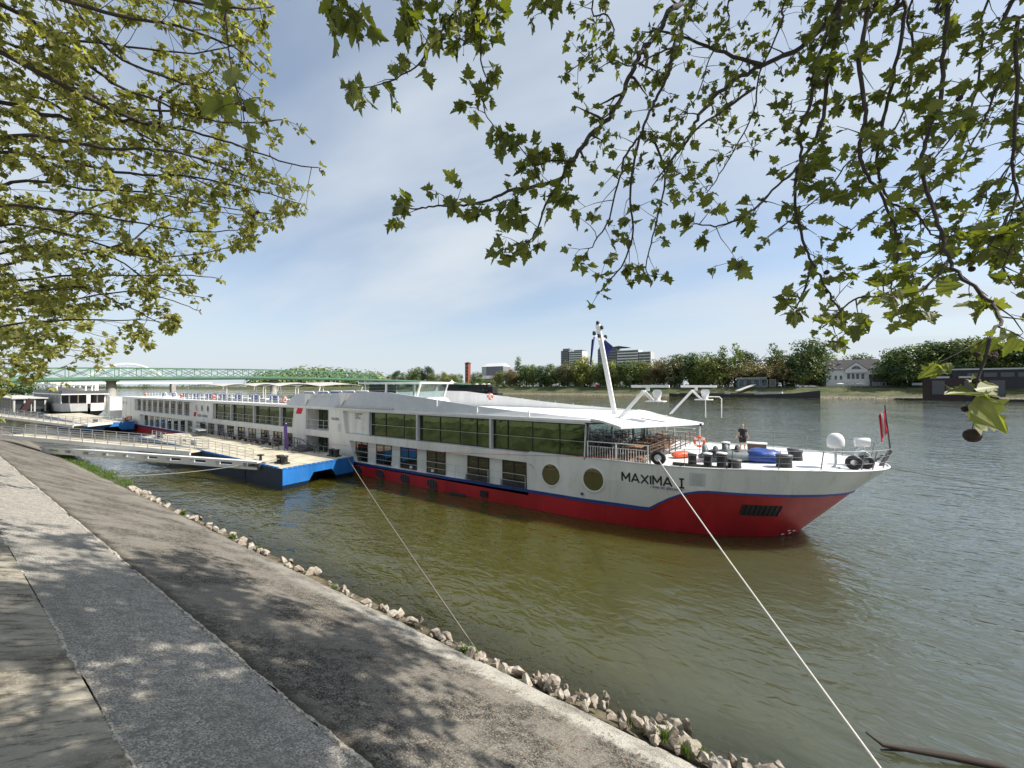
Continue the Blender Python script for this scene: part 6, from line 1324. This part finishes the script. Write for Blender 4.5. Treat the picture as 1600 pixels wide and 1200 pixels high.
near([(1054,70),(1020,85),(985,100),(960,92),(930,108)], 3.8, 3.4, .010, .003, .12, .22, link=False)
# the spray hanging lowest at the right: three leaves and one big seed ball on a long stalk
tip = [onD(x, y, 1.42) for x, y in ((1547,531),(1540,560),(1530,585),(1523,610),(1518,640))]; T.w.tube(tip, [.006,.005,.004,.003,.002], 6)
V = lambda x, y, d: onD(x, y, d)
rtv, upv, tov = Vector((ca,sa,0)), Vector((0,0,1)), Vector((sa,-ca,0))
for p, d, nn, s_ in ((V(1521,606,1.42), rtv*1 + upv*.12, tov*.8 + upv*.7, .095), (V(1519,612,1.42), -rtv + upv*.0 - upv*.1, upv*.9 + tov*.35, .10), (V(1521,612,1.42), rtv*.8 - upv*.45, tov*.5 + upv*.9, .08), (V(1517,630,1.41), rtv*.62 - upv*.62 + tov*.1, tov + upv*.15 , .15)): leaf(T.l, p, d, nn, s_, HALF)
for x, y in ((1540,551),(1532,548),(1548,553),(1556,549),(1530,590),(1519,622),(1512,634)): T.ball(V(x,y,1.42) + Vector((0,0,.004)), .011, .008)
T.must = [(V(1518,640,1.42), .025, .075)] + T.balls[-7:]
# crown of the same tree outside the picture: it shades the bank
T2 = T
T.half = HALFS
T.hide = lambda p: inframe(p, 40); T.prune = True
dirs = sun_dir; made = 0
while made < 50:
    f_ = 1.5 + 13*rng.random()**1.2; r_ = rng.uniform(-1.3*f_, -.25*f_); p_ = cw(r_, f_, 0)
    if not .4 < p_.y < 9.4 or noise.noise(Vector((p_.x*.28, p_.y*.28, 3))) < .04: continue
    p_.z = zs(p_.y); k_ = 4
    while inframe(p_ + dirs*k_, 60) and k_ < 60: k_ += .4
    e = p_ + dirs*(k_ + rng.uniform(1.2, 5))
    if e.z > 27 or k_ > 40: continue
    made += 1
    T.limb([hub, hub.lerp(e,.35) + Vector((0,0,2.2)), hub.lerp(e,.7) + Vector((0,0,1.4)), e], .09, .02, .45, 1.8, .20, 2, 3, .5, 2)
T.done(M['leafR'], ([cw(3.2,-3.6,6.5), cw(3.2,-3.6,7.5), cw(3.1,-3.4,10), hub], [.55,.42,.36,.30], 14))
print('near leaves', T.nl)
# -- the trees on the left
def left_tree(label, base, hubp, traces, size, step, tl, nleaf, sub, lv, extra, seedn=0, hidef=None):
    t = Tree(label, base, HALFS); hb = Vector(hubp); t.hide = hidef
    for seq, d0, d1 in traces:
        pts = tr_(seq, d0, d1); a = pts[0]; pts = [hb, hb.lerp(a,.5) + Vector((0,0,.5))] + pts
        t.limb(pts, .050, .009, step, tl, size, lv, nleaf, sub, 1, 4)
    t.hide = lambda p: inframe(p, 10); t.prune = True
    for e in extra: t.limb([hb, hb.lerp(e,.4) + Vector((0,0,1.6)), hb.lerp(e,.75) + Vector((0,0,1)), e], .09, .02, .6, 2.0, size*1.5, 2, 3, .5, 1)
    B = Vector(base); t.done(M['leafL'], ([B - Vector((0,0,.4)), B + Vector((0,0,.8)), B.lerp(hb,.6), hb], [.5,.38,.3,.22], 12)); print(label[:30], t.nl)
def edge_poly(p):   # leaves stay within the real outline of this crown where it meets the sky
    r = p.x*ca + p.y*sa; f = -p.x*sa + p.y*ca
    if f < .3: return False
    x = 800 + 600*r/f; y = 604 - 600*(p.z-H)/f
    lim = [(-50,440),(0,435),(40,405),(100,415),(150,410),(190,460),(230,505),(262,520),(300,480),(335,470),(370,395),(430,350),(470,320),(500,285),(540,230),(575,150),(700,-10)]
    for (y0,x0),(y1,x1) in zip(lim[:-1], lim[1:]):
        if y0 <= y <= y1: return x > x0 + (x1-x0)*(y-y0)/(y1-y0) + 8
    return y > 575
TR1 = [([(-150,150),(0,160),(60,176),(100,182),(160,186),(220,190),(300,205),(360,222),(420,245),(470,258),(500,262)],6.2,7.6),([(220,190),(250,150),(290,125),(340,108)],6.6,7.2),
 ([(-100,-40),(0,5),(60,40),(120,85),(170,125),(230,150),(300,180),(380,190),(440,185)],5.6,7.2),([(-100,250),(0,238),(100,250),(200,270),(300,275),(400,298),(470,318)],6.4,7.8),([(-100,330),(0,320),(100,330),(200,345),(290,360),(370,360)],6.6,8.2),
 ([(-50,-70),(80,-10),(180,20),(280,40),(360,70),(405,110)],5.2,6.6),([(100,-80),(200,-20),(300,0),(380,10),(425,5)],5.4,6.6),([(-100,90),(0,80),(120,130),(220,210),(320,250),(420,265)],7.2,8.4),([(-100,200),(50,210),(160,230),(270,235),(370,270),(440,290)],5.8,7.0),
 ([(-80,30),(60,110),(160,160),(260,170),(350,160),(405,150)],6.6,7.6),([(-100,0),(20,70),(100,60),(200,70),(300,80),(390,60)],7.4,8.0),([(-60,290),(40,280),(130,295),(230,300),(330,320),(430,335)],7.8,9.2),([(-60,120),(60,150),(150,210),(250,260),(350,300),(400,345)],8.0,9.2),([(-60,-100),(60,-60),(150,60),(230,110),(330,140),(395,175)],6.0,7.0)]
TR2 = [([(-100,425),(0,415),(60,400),(130,396),(210,372),(240,345),(300,330),(380,335)],8.5,10.5),([(-100,380),(50,365),(150,320),(260,300),(330,290)],9,10.5),([(-100,490),(0,480),(100,470),(200,455),(270,470),(310,485)],9.5,11.5),([(-100,440),(0,440),(120,430),(220,430),(300,430),(345,435)],9,11),([(-100,530),(0,510),(80,500),(160,500),(230,500),(285,512)],10,12),([(-100,360),(20,350),(120,370),(220,400),(320,395),(370,380)],8.5,10.2),([(-60,460),(50,455),(130,450),(200,480),(250,505)],8.8,10),([(-80,395),(60,385),(170,400),(250,450),(320,465)],9.4,10.6)]
TR3 = [([(-120,560),(-40,545),(40,540),(100,545),(150,552)],17,19),([(-120,520),(-20,510),(60,505),(120,515),(175,530)],16,18),([(-120,585),(-40,565),(20,562),(60,565)],18,19),([(-120,480),(0,490),(80,495),(150,500),(195,505)],16,18),([(-120,540),(0,530),(60,525),(110,535),(160,562)],15,17),([(-120,575),(-20,558),(60,552),(120,558),(165,572)],18,20)]
rng = random.Random(21)
ex1 = [cw(rng.uniform(-8,2), rng.uniform(1,9), rng.uniform(17,23)) for _ in range(12)] + [cw(rng.uniform(-14,-9), rng.uniform(3,8), rng.uniform(12,18)) for _ in range(6)]
left_tree('tall young-leafed plane tree filling the upper left, thick limbs reaching right', cw(-9.6,2.2,6.9), cw(-9.8,3.6,13.0), TR1, .088, .36, 1.1, 4, .46, 2, ex1, hidef=edge_poly)
rng = random.Random(22); ex2 = [cw(rng.uniform(-26,-4), rng.uniform(9,18), rng.uniform(21,29)) for _ in range(26)]
left_tree('second plane tree on the left, its lower crown reaching down beneath the first', cw(-17.5,5.2,6.9), cw(-17,6.6,12.5), TR2, .115, .43, 1.5, 4, .46, 2, ex2, hidef=edge_poly)
rng = random.Random(23); ex3 = [cw(rng.uniform(-52,-34), rng.uniform(18,34), rng.uniform(12,26)) for _ in range(20)]
left_tree('farthest plane tree at the left edge, its low twigs hanging before the green bridge', cw(-33.5,18.0,6.9), cw(-33,20,12.5), TR3, .22, .8, 2.0, 3, .45, 2, ex3, hidef=edge_poly)
